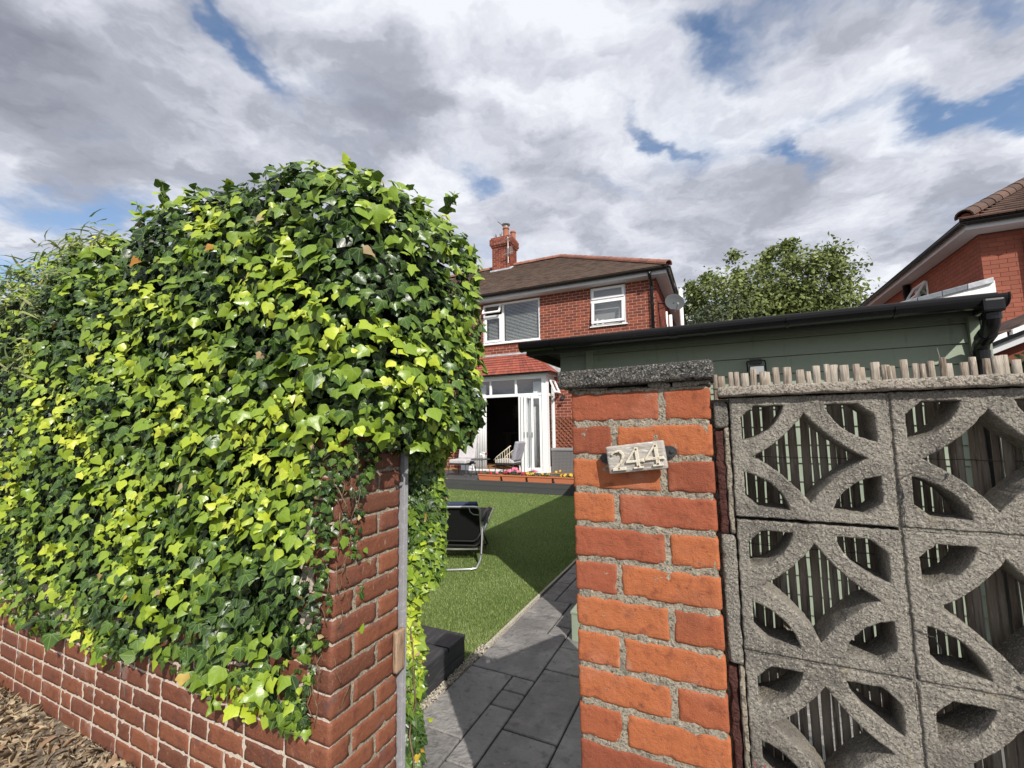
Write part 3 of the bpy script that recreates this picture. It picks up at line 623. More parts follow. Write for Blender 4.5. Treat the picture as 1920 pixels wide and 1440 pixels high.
# dry and yellowing leaves, small dead twiggy growth at the wall edge
s = rng.integers(0, n, 90); tag(cloud('dry_leaf', P[s] + G[s] * .02, Nn[s], T[s], size[s] * .8, rng.uniform(0, 1, 90), iv[0], 'ivy_dry', ivy, curl=rng.uniform(1, 3, 90)), kind='stuff')
q = np.where(small)[0]; q = rng.choice(q, 420); tag(cloud('dry_leaf', P[q] + rng.normal(size=(420, 3)) * .02, rng.normal(size=(420, 3)), rng.normal(size=(420, 3)), rng.uniform(.012, .03, 420), rng.uniform(.5, 1, 420), diamond_template(.4, .3), 'ivy_dry', ivy), kind='stuff')
b = MB()
for _ in range(34):
    z = random.uniform(.5, 1.4); x = -1.0 + .15 * (z - .5); p = Vector((x, random.uniform(.06, .12) if random.random() < .5 else .07, z)); pts = [p]
    if random.random() < .5: p = Vector((-.935, random.uniform(.09, .16), z)); pts = [p]
    for _k in range(5): p = p + Vector((random.uniform(-.018, .018), random.uniform(-.012, .012), random.uniform(.01, .04))); pts.append(p)
    b.tube(pts, random.uniform(.0008, .0022), 5)
for _ in range(45):
    i = random.randrange(n); p = Vector(P[i]); g_ = Vector(G[i]); pts = [p - g_ * .04]; d_ = Vector((random.uniform(-1, 1), 0, random.uniform(-1, .4)))
    for _k in range(4): p = p + d_ * .03 + Vector((random.uniform(-.01, .01), random.uniform(-.01, .01), random.uniform(-.01, .01))); pts.append(p)
    b.tube(pts, .0017, 5)
for _ in range(4):                               # woody runners down the garden side
    x = random.uniform(-1.05, -.9); y = random.uniform(.52, .62); pts = [Vector((x, y, 0))]
    while pts[-1].z < 1.6: pts.append(pts[-1] + Vector((random.uniform(-.03, .03), random.uniform(-.02, .02), random.uniform(.05, .12))))
    b.tube(pts, random.uniform(.002, .005), 5)
tag(b.build('stem', 'stem', ivy, smooth=True), kind='stuff')
# shoots standing up out of the top
def shoot(base, h, lean, nl):
    pts = [Vector(base)]; L_ = []
    for k in range(6): pts.append(pts[-1] + Vector((lean[0], lean[1], 1)).normalized() * h / 6 + Vector((random.uniform(-.006, .006),) * 3))
    s_ = MB(); s_.tube(pts, [.0028, .0026, .0024, .002, .0017, .0014, .001], 6); s_.build('shoot', 'greenstem', ivy, smooth=True)
    for k in range(nl):
        f = k / nl; p = pts[1 + int(f * 5)].lerp(pts[min(6, 2 + int(f * 5))], random.random()); a = random.uniform(0, 6.28)
        L_.append((p, Vector((math.cos(a), math.sin(a), random.uniform(-.2, .5))), .062 * (1 - .45 * f)))
    Pq = np.array([l[0] for l in L_]); Tq = np.array([l[1] for l in L_]); Nq = np.tile([[0.1, -.3, .8]], (len(L_), 1)) + rng.normal(size=(len(L_), 3)) * .4
    tag(cloud('shoot_leaves', Pq, Nq, Tq, np.array([l[2] for l in L_]), rng.uniform(.3, .8, len(L_)), iv[1], 'ivy', ivy, curl=np.full(len(L_), 1.5)), kind='stuff')
for (x, y, z, h, lx) in [(-2.44, .08, 2.66, .20, -.5), (-2.3, .1, 2.80, .12, -.1), (-1.75, .12, 2.66, .12, .1), (-1.35, .12, 2.64, .10, .3), (-2.0, .1, 2.66, .14, .0), (-.98, .14, 2.60, .08, -.1), (-.80, .35, 2.48, .09, .2), (-3.1, .3, 2.68, .2, 0), (-3.9, .3, 2.84, .2, .1), (-2.6, .2, 2.62, .14, .1), (-.72, .5, 2.55, .1, .4)]:
    shoot((x, y, z), h, (lx, 0), 10)
# dark interior so the wall of leaves is not see-through
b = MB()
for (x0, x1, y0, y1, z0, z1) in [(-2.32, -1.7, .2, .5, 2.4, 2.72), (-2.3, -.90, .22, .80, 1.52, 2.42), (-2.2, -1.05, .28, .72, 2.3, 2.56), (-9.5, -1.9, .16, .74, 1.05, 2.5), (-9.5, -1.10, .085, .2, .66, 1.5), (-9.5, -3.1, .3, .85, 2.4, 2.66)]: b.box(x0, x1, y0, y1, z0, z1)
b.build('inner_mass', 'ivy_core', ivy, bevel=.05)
# bamboo behind the far end of the hedge
bam = thing('bamboo_plant', (-4.6, .8, 0), 'bamboo with long narrow arching leaves behind the far left end of the ivy', 'bamboo')
b = MB(); tips = []
for _ in range(26):
    x, y = random.uniform(-5.8, -3.2), random.uniform(.3, 1.0); pts = [Vector((x, y, 1.6))]; lx = random.uniform(-.3, .3); h = random.uniform(1.15, 1.42)
    for k in range(6): pts.append(Vector((x + lx * (k / 6) ** 2, y - .12 * (k / 6) ** 2, 1.6 + h * (k + 1) / 6)))
    b.tube(pts, [.006, .006, .005, .004, .003, .002, .0012], 6); tips += pts[3:]
b.build('cane', 'greenstem', bam, smooth=True)
n2 = 1500; tp = np.array([tuple(t) for t in tips]); Pb = tp[rng.integers(0, len(tp), n2)] + rng.normal(size=(n2, 3)) * (.10, .08, .06)
Tb = rng.normal(size=(n2, 3)) * (1, .5, .35) + (0, 0, -.1); Nb = rng.normal(size=(n2, 3)) * .3 + (0, -.4, .8)
tag(cloud('bamboo_leaves', Pb, Nb, Tb, rng.uniform(.10, .20, n2), rng.uniform(0, 1, n2), (np.array([(-.5, 0, 0), (.5, 0, 0), (.4, .3, .03), (-.4, .3, .03), (.28, .65, .0), (-.28, .65, .0), (0, 1, -.12)]) * (.13, 1, 1), blade_template()[1]), 'bamboo_leaf', bam), kind='stuff')

s = (P[:, 0] < -3.3) & (P[:, 2] > 1.9); Pz, Gz = P[s], G[s]; ii_ = rng.integers(0, len(Pz), 2600)
Pz, Gz = Pz[ii_] + rng.normal(size=(2600, 3)) * .03 + Gz[ii_] * .03, Gz[ii_]
tag(cloud('bamboo_leaves', Pz, Gz + rng.normal(size=(2600, 3)) * .4 + (0, -.2, .6), rng.normal(size=(2600, 3)) * (1, .4, .35) + (.4, 0, -.1), rng.uniform(.07, .15, 2600), rng.uniform(0, .9, 2600), (np.array([(-.5, 0, 0), (.5, 0, 0), (.4, .3, .03), (-.4, .3, .03), (.28, .65, .0), (-.28, .65, .0), (0, 1, -.12)]) * (.13, 1, 1), blade_template()[1]), 'bamboo_leaf', bam), kind='stuff')
# ============================================================ RIGHT GATE PILLAR
gp = thing('gate_pillar', (.168, .05, 0), 'bright orange red brick gate pillar with a dark pebbly concrete cap, right of the path', 'pillar')
pb = {}
def pbrick(w, d, i, tone):
    k = (w, d, i, tone)
    if k not in pb: pb[k] = rough_block(w + .002, d, .0755, max(8, int(w / .0065)), max(8, int(d / .0085)), 11, .0050, .0011, i * 7 + 3, tone, 'pillar_brick', freq=26, chip=.0024)
    return pb[k]
for k in range(0, 20):
    z = 1.6005 - .0855 * k
    SH = k % 2 == 0; ts = [random.choice((.0, .25, .5, .75, 1.)) for _ in range(4)]; ii = [random.randrange(4) for _ in range(4)]
    if SH: L4 = [(.222, .105, .111, .0525), (.103, .105, .2855, .0525)]
    else: L4 = [(.105, .105, .0525, .0525), (.220, .105, .227, .0525)]
    for (w, d, x, y), t, i in zip(L4, ts, ii): inst(pbrick(w, d, i, t), 'brick', (x, y, z), gp, rot=(random.uniform(-.006, .006), random.uniform(-.006, .006), 0))
inst(rough_block(.330, .099, 1.66, 56, 12, 260, .006, .0026, 9, .5, 'mortar_grey', freq=30), 'mortar', (.1685, .0515, .815), gp)
for (x, w, z, h, m, y, t) in [(.13, .29, 1.645, .012, 'mortar_grey', .005, 0), (.225, .055, 1.6495, .015, 'agg', -.008, .06), (.297, .085, 1.650, .013, 'agg', -.012, -.02), (.05, .10, 1.6475, .010, 'mortar_grey', -.004, .03)]:
    inst(rough_block(w, .10, h, 22, 8, 4, .004, .0022, int(x * 100), .5, m, freq=40, chip=.004), 'bedding', (x, y + .06, z), gp, rot=(0, t, 0))
inst(rough_block(.378, .150, .045, 60, 26, 9, .006, .0016, 4, .5, 'coping_dark', freq=30, chip=.004), 'coping', (.159, .050, 1.6765), gp, rot=(0, -.016, 0))
# number plaque
pq = thing('number_plaque', (.168, -.03, 1.475), 'silvered wooden house number plaque with cream numerals 244 on the brick gate pillar', 'house number')
rotp = Matrix.Rotation(-.125, 3, 'Y')
def pqp(x, y, z): v = rotp @ Vector((x, 0, z)); return Vector((.168 + v.x, y, 1.475 + v.z))
def shear(x, z): return x, z
me = rough_block(.138, .018, .066, 30, 5, 14, .0028, .00035, 8, .5, 'plaque_wood', freq=30); o = inst(me, 'board', (.168, -.026, 1.475), pq, rot=(0, -.125, 0))
def strip(mb, pts, w, y0, y1):
    """thick polyline in the plaque plane, mitred"""
    n = len(pts); Ls, Rs = [], []
    for i, p in enumerate(pts):
        a = Vector(pts[max(i - 1, 0)]); c = Vector(pts[min(i + 1, n - 1)]); d = (c - a).normalized(); nv = Vector((-d.y, d.x))
        ww = w[i] if isinstance(w, list) else w
        Ls.append(Vector(p) + nv * ww / 2); Rs.append(Vector(p) - nv * ww / 2)
    for i in range(n - 1):
        q = [Ls[i], Ls[i + 1], Rs[i + 1], Rs[i]]
        mb.hexa([pqp(v.x, y0, v.y) for v in q], [pqp(v.x, y1, v.y) for v in q])
def num2(cx, cz, s):
    m = MB(); pts = []
    for k in range(9): a = R(165 - k * 25.); pts.append((cx + .30 * s * math.cos(a), cz + .24 * s + .24 * s * math.sin(a)))
    pts += [(cx + .12 * s, cz - .12 * s), (cx - .28 * s, cz - .42 * s)]
    strip(m, pts, [.10 * s, .10 * s, .11 * s, .12 * s, .13 * s, .14 * s, .14 * s, .14 * s, .13 * s, .12 * s, .11 * s], -.0350, -.0405)
    strip(m, [(cx - .34 * s, cz - .43 * s), (cx + .36 * s, cz - .43 * s)], .15 * s, -.0351, -.0408); return m
def num4(cx, cz, s):
    m = MB(); strip(m, [(cx + .13 * s, cz + .50 * s), (cx + .13 * s, cz - .50 * s)], .17 * s, -.0350, -.0405)
    strip(m, [(cx + .10 * s, cz + .46 * s), (cx - .38 * s, cz - .12 * s)], .10 * s, -.0352, -.0403)
    strip(m, [(cx - .44 * s, cz - .15 * s), (cx + .42 * s, cz - .15 * s)], .12 * s, -.0353, -.0409)
    strip(m, [(cx - .12 * s, cz - .47 * s), (cx + .36 * s, cz - .47 * s)], .09 * s, -.0354, -.0402)
    strip(m, [(cx + .40 * s, cz - .06 * s), (cx + .42 * s, cz - .24 * s)], .07 * s, -.0349, -.0400); return m
for i, (fn, x, z, s) in enumerate([(num2, -.042, -.003, .047), (num4, -.002, -.001, .049), (num4, .043, .001, .051)]):
    o = fn(x, z, s).build('numeral', 'numeral', pq, bevel=.0007, seg=1); o['label'] = ('cream numeral 2', 'cream numeral 4, the middle digit', 'cream numeral 4, the last digit')[i]
    b = MB()
    for dz in (.42, -.40):
        xx = x + (.13 * s if i else (0.10 * s if dz > 0 else 0)); b.lathe([(0, 0), (.0022, 0), (.0022, .0008), (.0001, .0012)], pqp(xx, -.0408, z + dz * s), 10, Vector((0, -1, 0)))
    b.build('screw', 'rust', pq)
for sx in (-1, 1):
    b = MB(); c = pqp(sx * .077, 0, .004)
    b.prism([(c.x + sx * (.016 * math.cos(a)) , -.003, c.z + .013 * math.sin(a)) for a in [R(-90 + 180 * i / 10) for i in range(11)]] + [(c.x - sx * .02, -.003, c.z + .013), (c.x - sx * .02, -.003, c.z - .013)], (0, -.004, 0))
    b.lathe([(0, .0), (.005, 0), (.004, .003), (.0001, .0035)], (c.x + sx * .004, -.007, c.z), 10, Vector((0, -1, 0)))
    b.build('bracket', 'black_iron', pq, bevel=.0006, seg=1)

# ============================================================ SCREEN BLOCK WALL (right)
swl = thing('screen_block_wall', (1.2, .05, 0), 'pierced grey concrete screen block wall with petal openings, right of the orange pillar', 'screen wall')
def block_mesh(seed, w=.285, h=.272):
    r_ = random.Random(seed); cu = bpy.data.curves.new('block', 'CURVE'); cu.dimensions = '2D'; cu.fill_mode = 'BOTH'; cu.extrude = .0415; cu.bevel_depth = .0035; cu.bevel_resolution = 2; cu.offset = -.0035
    def sp(pts, j=.0009):
        s_ = cu.splines.new('POLY'); s_.points.add(len(pts) - 1); s_.use_cyclic_u = True
        for q, (x, y) in zip(s_.points, pts): q.co = ((x + r_.uniform(-j, j)) * w / .284, (y + r_.uniform(-j, j)) * h / .284, 0, 1)
    def seg(a, b_, st=.008):
        n_ = max(1, int(math.hypot(b_[0] - a[0], b_[1] - a[1]) / st)); return [(a[0] + (b_[0] - a[0]) * i / n_, a[1] + (b_[1] - a[1]) * i / n_) for i in range(n_)]
    def poly(cs): out = []; [out.extend(seg(cs[i], cs[(i + 1) % len(cs)])) for i in range(len(cs))]; return out
    c = .142; sp(poly([(-c, -c), (c, -c), (c, c), (-c, c)]), .0012)
    Ri, Ro, fr, ch = .107, .150, .0215, .027
    for sx in (-1, 1):
        for sy in (-1, 1):
            a0 = math.asin(fr / Ri); pts = []
            for k in range(19): a = a0 + (math.pi / 2 - 2 * a0) * k / 18; pts.append((sx * (c - Ri * math.cos(a)), sy * (c - Ri * math.sin(a))))
            inn = c - fr
            pts += seg(pts[-1], (sx * inn, sy * (inn - ch)))[1:] + seg((sx * inn, sy * (inn - ch)), (sx * (inn - ch), sy * inn)) + seg((sx * (inn - ch), sy * inn), pts[0])
            sp(pts)
    pts = []
    for q in range(4):
        K_, Ro = .26475, .3108; ccx, ccy = [(K_, K_), (-K_, K_), (-K_, -K_), (K_, -K_)][q]; a1 = math.acos(K_ / Ro); base = [math.pi, 1.5 * math.pi, 0, .5 * math.pi][q]
        for k in range(20):
            a = base + math.pi / 2 - a1 - (math.pi / 2 - 2 * a1) * k / 20 if False else base + a1 + (math.pi / 2 - 2 * a1) * (1 - k / 20.)
            pts.append((ccx + Ro * math.cos(a), ccy + Ro * math.sin(a)))
    sp(pts)
    o = bpy.data.objects.new('t', cu); col.objects.link(o); dg = bpy.context.evaluated_depsgraph_get(); me = bpy.data.meshes.new_from_object(o.evaluated_get(dg)); bpy.data.objects.remove(o)
    me.transform(Matrix.Rotation(R(90), 4, 'X')); me.name = 'block'; me.materials.clear(); me.materials.append(MT['agg']); return me
blks = [block_mesh(s) for s in range(4)]
ZR = [(1.346, 1.611), (1.064, 1.339), (.783, 1.058), (.502, .777), (.221, .496)]
XC = [.3765 + .2905 * i for i in range(6)]
for r_i, (za, zb) in enumerate(ZR):
    for c_i, xa in enumerate(XC):
        inst(random.choice(blks), 'block', (xa + .1425, .0455 + random.uniform(-.001, .0015), (za + zb) / 2), swl, rot=(0, random.uniform(-.004, .004) + (.005 if (r_i, c_i) == (0, 0) else 0), 0), scale=(1, 1, (zb - za) / .272))
b = MB()
for i in range(1, 6): b.box(XC[i] - .0052, XC[i] + .0002, .006, .085, .2, 1.61)
for i, (za, zb) in enumerate(ZR[1:]): b.box(.667 if i == 0 else .3765, XC[-1] + .285, .0052, .084, zb + .0004, zb + .0066)
b.build('mortar', 'agg', swl)
inst(rough_block(1.80, .12, .023, 220, 16, 5, .005, .0020, 12, .5, 'coping_light', freq=35, chip=.004), 'coping', (1.2535, .042, 1.6255), swl)
for (x, w, z, h, y, m, s_) in [(.3585, .030, 1.573, .060, .004, 'agg', 1), (.3525, .020, 1.42, .235, .010, 'rough_dark_brick', 2), (.3685, .013, 1.425, .24, .006, 'mortar_grey', 3), (.3590, .030, 1.165, .275, .004, 'agg', 4), (.3520, .018, .86, .32, .012, 'rough_dark_brick', 5), (.3690, .012, .86, .33, .005, 'mortar_grey', 6), (.3590, .030, .42, .55, .004, 'agg', 7)]:
    me = rough_block(w, .07, h, 6, 10, max(8, int(h / .006)), .004, .0035 if 'brick' in m else .0022, s_ * 5, .5, m, freq=45, chip=.003); inst(me, 'edge_filler' if m == 'agg' else ('brick' if 'brick' in m else 'mortar'), (x, y + .035, z), swl)
b = MB(); b.box(.322, .3775, .034, .100, .0, 1.61); b.box(.3775, 2.12, .02, .085, -.03, .213); b.build('backing', 'mortar_grey', swl)
# hairline cracks across the old blocks
def crack(pts, w=.0012):
    b = MB(); vs = []
    P_ = []
    for a, c in zip(pts, pts[1:]):
        for k in range(6): P_.append(Vector(a).lerp(Vector(c), k / 6) + Vector((random.uniform(-1, 1) * .0022, 0, random.uniform(-1, 1) * .0022)))
    P_.append(Vector(pts[-1]))
    b.tube(P_, [w * random.uniform(.5, 1.2) for _ in P_], 5); b.build('crack', 'black_iron', swl)
crack([(.668, -.0006, 1.44), (.672, -.0006, 1.42), (.6695, -.0006, 1.39), (.6725, -.0006, 1.347)]); crack([(.668, -.0006, 1.44), (.69, -.0006, 1.452)], .0008)
crack([(.737, -.0008, 1.508), (.728, -.0008, 1.492)], .0008); crack([(.743, -.0008, 1.455), (.735, -.0008, 1.44)], .0008); crack([(.672, -.0008, 1.158), (.70, -.0008, 1.145), (.703, -.0008, 1.12)], .0011); crack([(.80, -.0008, 1.085), (.84, -.0008, 1.066)], .0013)
# red weed at the foot of the third block row
wd_ = thing('weed_sprig', (.392, .01, .79), 'small red stemmed weed growing in the lowest opening beside the orange pillar', 'weed')
b = MB()
for k in range(9):
    a = random.uniform(-1, 1); pts = [Vector((.392 + .006 * a, .0, .80))]
    for j in range(5): pts.append(pts[-1] + Vector((.004 * a + random.uniform(-.003, .003), random.uniform(-.005, .001), .009)))
    b.tube(pts, [.0012, .0011, .001, .0009, .0007, .0004], 5)
b.build('sprig', 'weed', wd_)

# ============================================================ CANE SCREEN BEHIND THE BLOCKS
cs = thing('cane_screen', (1.2, .14, 0), 'weathered split cane screen wired upright behind the pierced block wall', 'screen')
sm = {}
x = .345; k = 0
while x < 2.15:
    w = random.choice((.012, .014, .016, .018)); tn = random.choice((.1, .35, .6, .85)); hv = random.choice((0, 1, 2))
    key = (w, tn, hv)
    if key not in sm: sm[key] = rough_block(w, .008, 1.60, 3, 2, 70, .0022, .0011, int(w * 1e4) + hv, tn, 'slat_wood', freq=14)
    inst(sm[key], 'slat', (x + w / 2, .135 + random.uniform(-.004, .004),   .882 + random.uniform(-.006, .010)), cs, rot=(random.uniform(-.004, .004), random.uniform(-.007, .007), 0))
    x += w + random.choice((.0012, .0018, .003, .0042, .0052)); k += 1
b = MB()
for z in (.25, .5, .78, 1.03, 1.26, 1.47, 1.645):
    for y in (.1275, .143): b.tube([Vector((.34 + i * .03, y + random.uniform(-.0015, .0015), z + random.uniform(-.002, .002))) for i in range(61)], .0007, 5)
b.build('wire', 'wire', cs)

# ============================================================ GARDEN: sleeper box, gate, garden room
b = MB(); b.box(-4.2, -1.262, .93, 1.50, -.01, .135)
sl = thing('raised_bed', (-2.7, 1.2, 0), 'low black stained timber raised bed at the foot of the ivy beside the path', 'raised bed')
for i in range(2):
    m_ = MB(); m_.box(-1.30, -1.256, .90, 1.505, -.01 + .082 * i, .068 + .082 * i); m_.build('sleeper', 'sleeper', sl, bevel=.004)
m_ = MB(); m_.box(-4.2, -1.302, 1.462, 1.503, -.01, .150); m_.build('sleeper', 'sleeper', sl, bevel=.004)
for y0, y1 in ((.90, 1.02), (1.03, 1.30), (1.31, 1.507)):
    m_ = MB(); m_.box(-4.2, -1.252, y0, y1, .153, .178); m_.build('top_board', 'sleeper', sl, bevel=.004)
# open gate behind the pillar
ga_ = thing('garden_gate', (.03, .14, 0), 'green boarded garden gate standing open behind the orange brick pillar', 'gate')
gd = Vector((.48, .877, 0)); gn = Vector((-.877, .48, 0))
def gq(mb, a0, a1, z0, z1, t0, t1):
    o = Vector((.035, .145, 0)); c = [o + gd * a + gn * t for a in (a0, a1) for t in (t0, t1)]; c = [c[0], c[1], c[3], c[2]]
    mb.hexa([(v.x, v.y, z0) for v in c], [(v.x, v.y, z1) for v in c])
for k in range(7):
    m_ = MB(); gq(m_,   .005 + k * .124, .125 + k * .124, .05, 1.385, 0, .018); m_.build('board', 'shed_green', ga_, bevel=.002)
for z in (.2, 1.05):
    m_ = MB(); gq(m_, .01, .86, z, z + .08, -.03, -.002); m_.build('rail', 'shed_green', ga_, bevel=.002)

sh = thing('garden_room', (.7, 4.2, 0), 'sage green boarded garden room with a black gutter along its flat roof, behind the block wall', 'garden building')
YF = 2.13; zs = [.10 + .113 * i for i in range(18)]; zs = [z for z in zs]
z = 2.097
bz = [(2.099, 2.165)]
while z > .1: bz.append((z - .113, z)); z -= .113
def clad(x0, x1, za, zb, y=YF):
    m_ = MB(); m_.hexa([(x0, y - .016, za + .002), (x1, y - .016, za + .002), (x1, y + .006, za + .002), (x0, y + .006, za + .002)], [(x0, y - .006, zb - .001), (x1, y - .006, zb - .001), (x1, y + .006, zb - .001), (x0, y + .006, zb - .001)]); m_.build('cladding_board', 'shed_green', sh, bevel=.0015, seg=1)
for (za, zb) in bz:
    clad(-.475, 1.64, max(za, .08), zb)
    if za > 1.97: clad(-.745, -.535, za, zb)
m_ = MB(); m_.box(-.74, -.54, YF + .01, YF + .03, 1.985, 2.165); m_.box(-.53, 1.69, YF + .012, 6.8, .06, 2.168); m_.build('wall', 'shed_green', sh)
for (x0, x1, za, zb) in ((-.535, -.475, .0, 2.165), (1.64, 1.685, .0, 2.165), (1.690, 1.725, .0, 2.12)):
    m_ = MB(); m_.box(x0, x1, YF - .035, YF + .05, za, zb); m_.build('corner_post', 'shed_green', sh, bevel=.003)
m_ = MB(); m_.box(-.94, 1.685, 1.945, 6.9, 2.168, 2.182); m_.build('soffit', 'soffit_dark', sh)
m_ = MB(); m_.box(-.955, 1.70, 1.93, 6.93, 2.183, 2.215); m_.build('roof', 'felt', sh, bevel=.004)
m_ = MB(); m_.box(-.94, 1.685, 1.93, 1.944, 2.10, 2.182); m_.box(-.955, -.941, 1.93, 6.9, 2.10, 2.182); m_.box(1.686, 1.70, 1.945, 6.9, 2.10, 2.182); m_.build('fascia', 'soffit_dark', sh)
m_ = MB()
prof = [(.052 * math.cos(R(180 + 180 * i / 10)), .050 * math.sin(R(180 + 180 * i / 10))) for i in range(11)]
prof = [(prof[0][0], .012)] + prof + [(prof[-1][0], .012)] + [(prof[-1][0] - .004, .012)] + [(p[0] * .92, p[1] * .92) for p in prof[::-1]] + [(prof[0][0] + .004, .012)]
m_.prism([(-.97, 1.876 + p[0], 2.172 + p[1]) for p in prof], (2.66, 0, 0)); g_o = m_.build('gutter', 'black_plastic', sh)
for x in (-.976, 1.690):
    m_ = MB(); m_.prism([(x, 1.876 + p[0] * 1.06, 2.172 + p[1] * 1.06) for p in [(-.052, .014)] + prof[1:12] + [(.052, .014)]], (.006, 0, 0)); m_.build('gutter_end', 'black_plastic', g_o)
for x in (-.72, -.30, .10, .30, .75, 1.25):
    m_ = MB(); w = .05 if x == .10 else .016
    m_.prism([(x, 1.876 + p[0] * 1.10, 2.172 + p[1] * 1.10) for p in prof[1:12]] + [(x, 1.876 + p[0] * 1.01, 2.172 + p[1] * 1.01) for p in prof[1:12][::-1]], (w, 0, 0)); m_.build('gutter_bracket', 'black_plastic', g_o)
m_ = MB(); m_.box(1.59, 1.675, 1.818, 1.93, 2.095, 2.165); m_.build('outlet', 'black_plastic', g_o, bevel=.012)
pts = [Vector(p) for p in [(1.640, 1.876, 2.10), (1.640, 1.878, 2.065), (1.641, 1.895, 2.035), (1.646, 1.94, 2.005), (1.653, 2.00, 1.985), (1.657, 2.04, 1.962), (1.658, 2.055, 1.93), (1.658, 2.06, 1.80), (1.658, 2.06, .05)]]
m_ = MB(); m_.tube(pts, .034, 16); dp = m_.build('downpipe', 'black_plastic', sh, smooth=True)
for a, c in ((pts[0], pts[1]), (pts[3], pts[4]), (pts[6], pts[6] + Vector((0, .002, -.05)))):
    m_ = MB(); m_.tube([a, c], .0385, 16); m_.build('collar', 'black_plastic', dp, smooth=False)
m_ = MB(); m_.box(-.69, -.537, 2.08, 2.38, -.01, .185); st = m_.build('step', 'shed_green', sh, bevel=.003)
m_ = MB(); m_.box(-.700, -.537, 2.072, 2.39, .187, .203); m_.build('tread', 'shed_green', st, bevel=.002)
m_ = MB(); m_.box(-.693, -.655, 2.076, 2.079, -.01, .185); m_.build('trim', 'shed_green', st)
# floodlight
fl = thing('floodlight', (.59, 2.05, 1.93), 'small black floodlight on a bracket fixed to the green cladding, above the block wall', 'floodlight')
m_ = MB(); m_.box(.555, .645, 2.035, 2.075, 1.862, 1.925); m_.build('lamp_body', 'black_plastic', fl, bevel=.004)
m_ = MB(); m_.box(.562, .638, 2.030, 2.034, 1.868, 1.919); m_.build('lens', 'steel', fl)
m_ = MB(); m_.tube([(.548, 2.055, 1.89), (.548, 2.08, 1.955), (.552, 2.09, 1.962), (.648, 2.09, 1.962), (.652, 2.08, 1.955), (.652, 2.055, 1.89)], .004, 8); m_.box(.565, .635, 2.088, 2.114, 1.945, 1.975); m_.build('bracket', 'black_plastic', fl)

# ============================================================ HOUSE
hs = thing('house', (-6, 14.5, 0), 'red brick semi-detached house with hipped brown roof, chimney and white bay doors, beyond the lawn', 'house')
FY = 11.2; WX = -.97
H1 = (-6.47, -4.45, 4.25, 5.66); H2 = (-2.84, -1.81, 4.45, 5.66); HB = (-6.85, -4.02, .25, 3.02)
m_ = MB(); slab_holes(m_, 'x', FY, FY + .24, -14, WX, -.03, 5.72, [H1, H2, HB])
m_.box(WX - .24, WX, FY + .24, 18.2, -.03, 5.72); m_.box(-14, WX - .24, 17.96, 18.2, -.03, 5.72); m_.box(-14, -13.76, FY + .24, 17.96, -.03, 5.72)
m_.box(-13.76, WX - .24, FY + .24, 17.96, 3.05, 3.25); m_.build('wall', 'house_mortar', hs)
bx = wall_bricks('x', FY, -8.2, WX, .26, 5.66, [H1, H2, HB, (-6.75, -4.2, 3.02, 3.80), (-6.47, -4.45, 4.17, 4.25), (-2.84, -1.81, 4.37, 4.45)], depth=.03, out=.006)
bx += wall_bricks('y', WX, FY + .0, 17.9, 3.2, 5.66, [], depth=.03, out=.006)
brick_field(hs, 'house_brick', bx)
# soldier row under the sills
sb = []
for (a, c, z) in ((-6.47, -4.45, 4.205), (-2.84, -1.81, 4.405)):
    x = a + .03
    while x < c: sb.append((x, FY - .009 + .015, z, .065, .03, .078)); x += .075
brick_field(hs, 'soldier_brick', sb, name='sill_brick')
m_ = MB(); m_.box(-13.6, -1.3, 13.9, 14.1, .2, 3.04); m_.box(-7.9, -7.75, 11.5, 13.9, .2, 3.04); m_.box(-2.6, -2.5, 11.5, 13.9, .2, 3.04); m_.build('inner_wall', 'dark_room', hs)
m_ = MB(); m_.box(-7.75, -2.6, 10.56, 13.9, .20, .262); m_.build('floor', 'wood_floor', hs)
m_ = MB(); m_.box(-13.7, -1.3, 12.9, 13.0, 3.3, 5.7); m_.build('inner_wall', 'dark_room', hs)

def frame(mb, x0, x1, z0, z1, y0, y1, w, wb=None):
    wb = wb or w; mb.box(x0, x0 + w, y0, y1, z0, z1); mb.box(x1 - w, x1, y0, y1, z0, z1); mb.box(x0 + w, x1 - w, y0, y1, z1 - w, z1); mb.box(x0 + w, x1 - w, y0, y1, z0, z0 + wb)
def pane(x0, x1, z0, z1, y, par):
    m = MB(); m.box(x0, x1, y, y + .006, z0, z1); return m.build('pane', 'glass', par)
def blind(x0, x1, z0, z1, y, par, st=.046):
    m = MB(); z = z1
    while z > z0: m.hexa([(x0, y - .012, z - .010), (x1, y - .012, z - .010), (x1, y + .012, z + .004), (x0, y + .012, z + .004)], [(x0, y - .012, z - .008), (x1, y - .012, z - .008), (x1, y + .012, z + .006), (x0, y + .012, z + .006)]); z -= st
    o = m.build('blind', 'blind', par); tag(o, kind='stuff'); return o
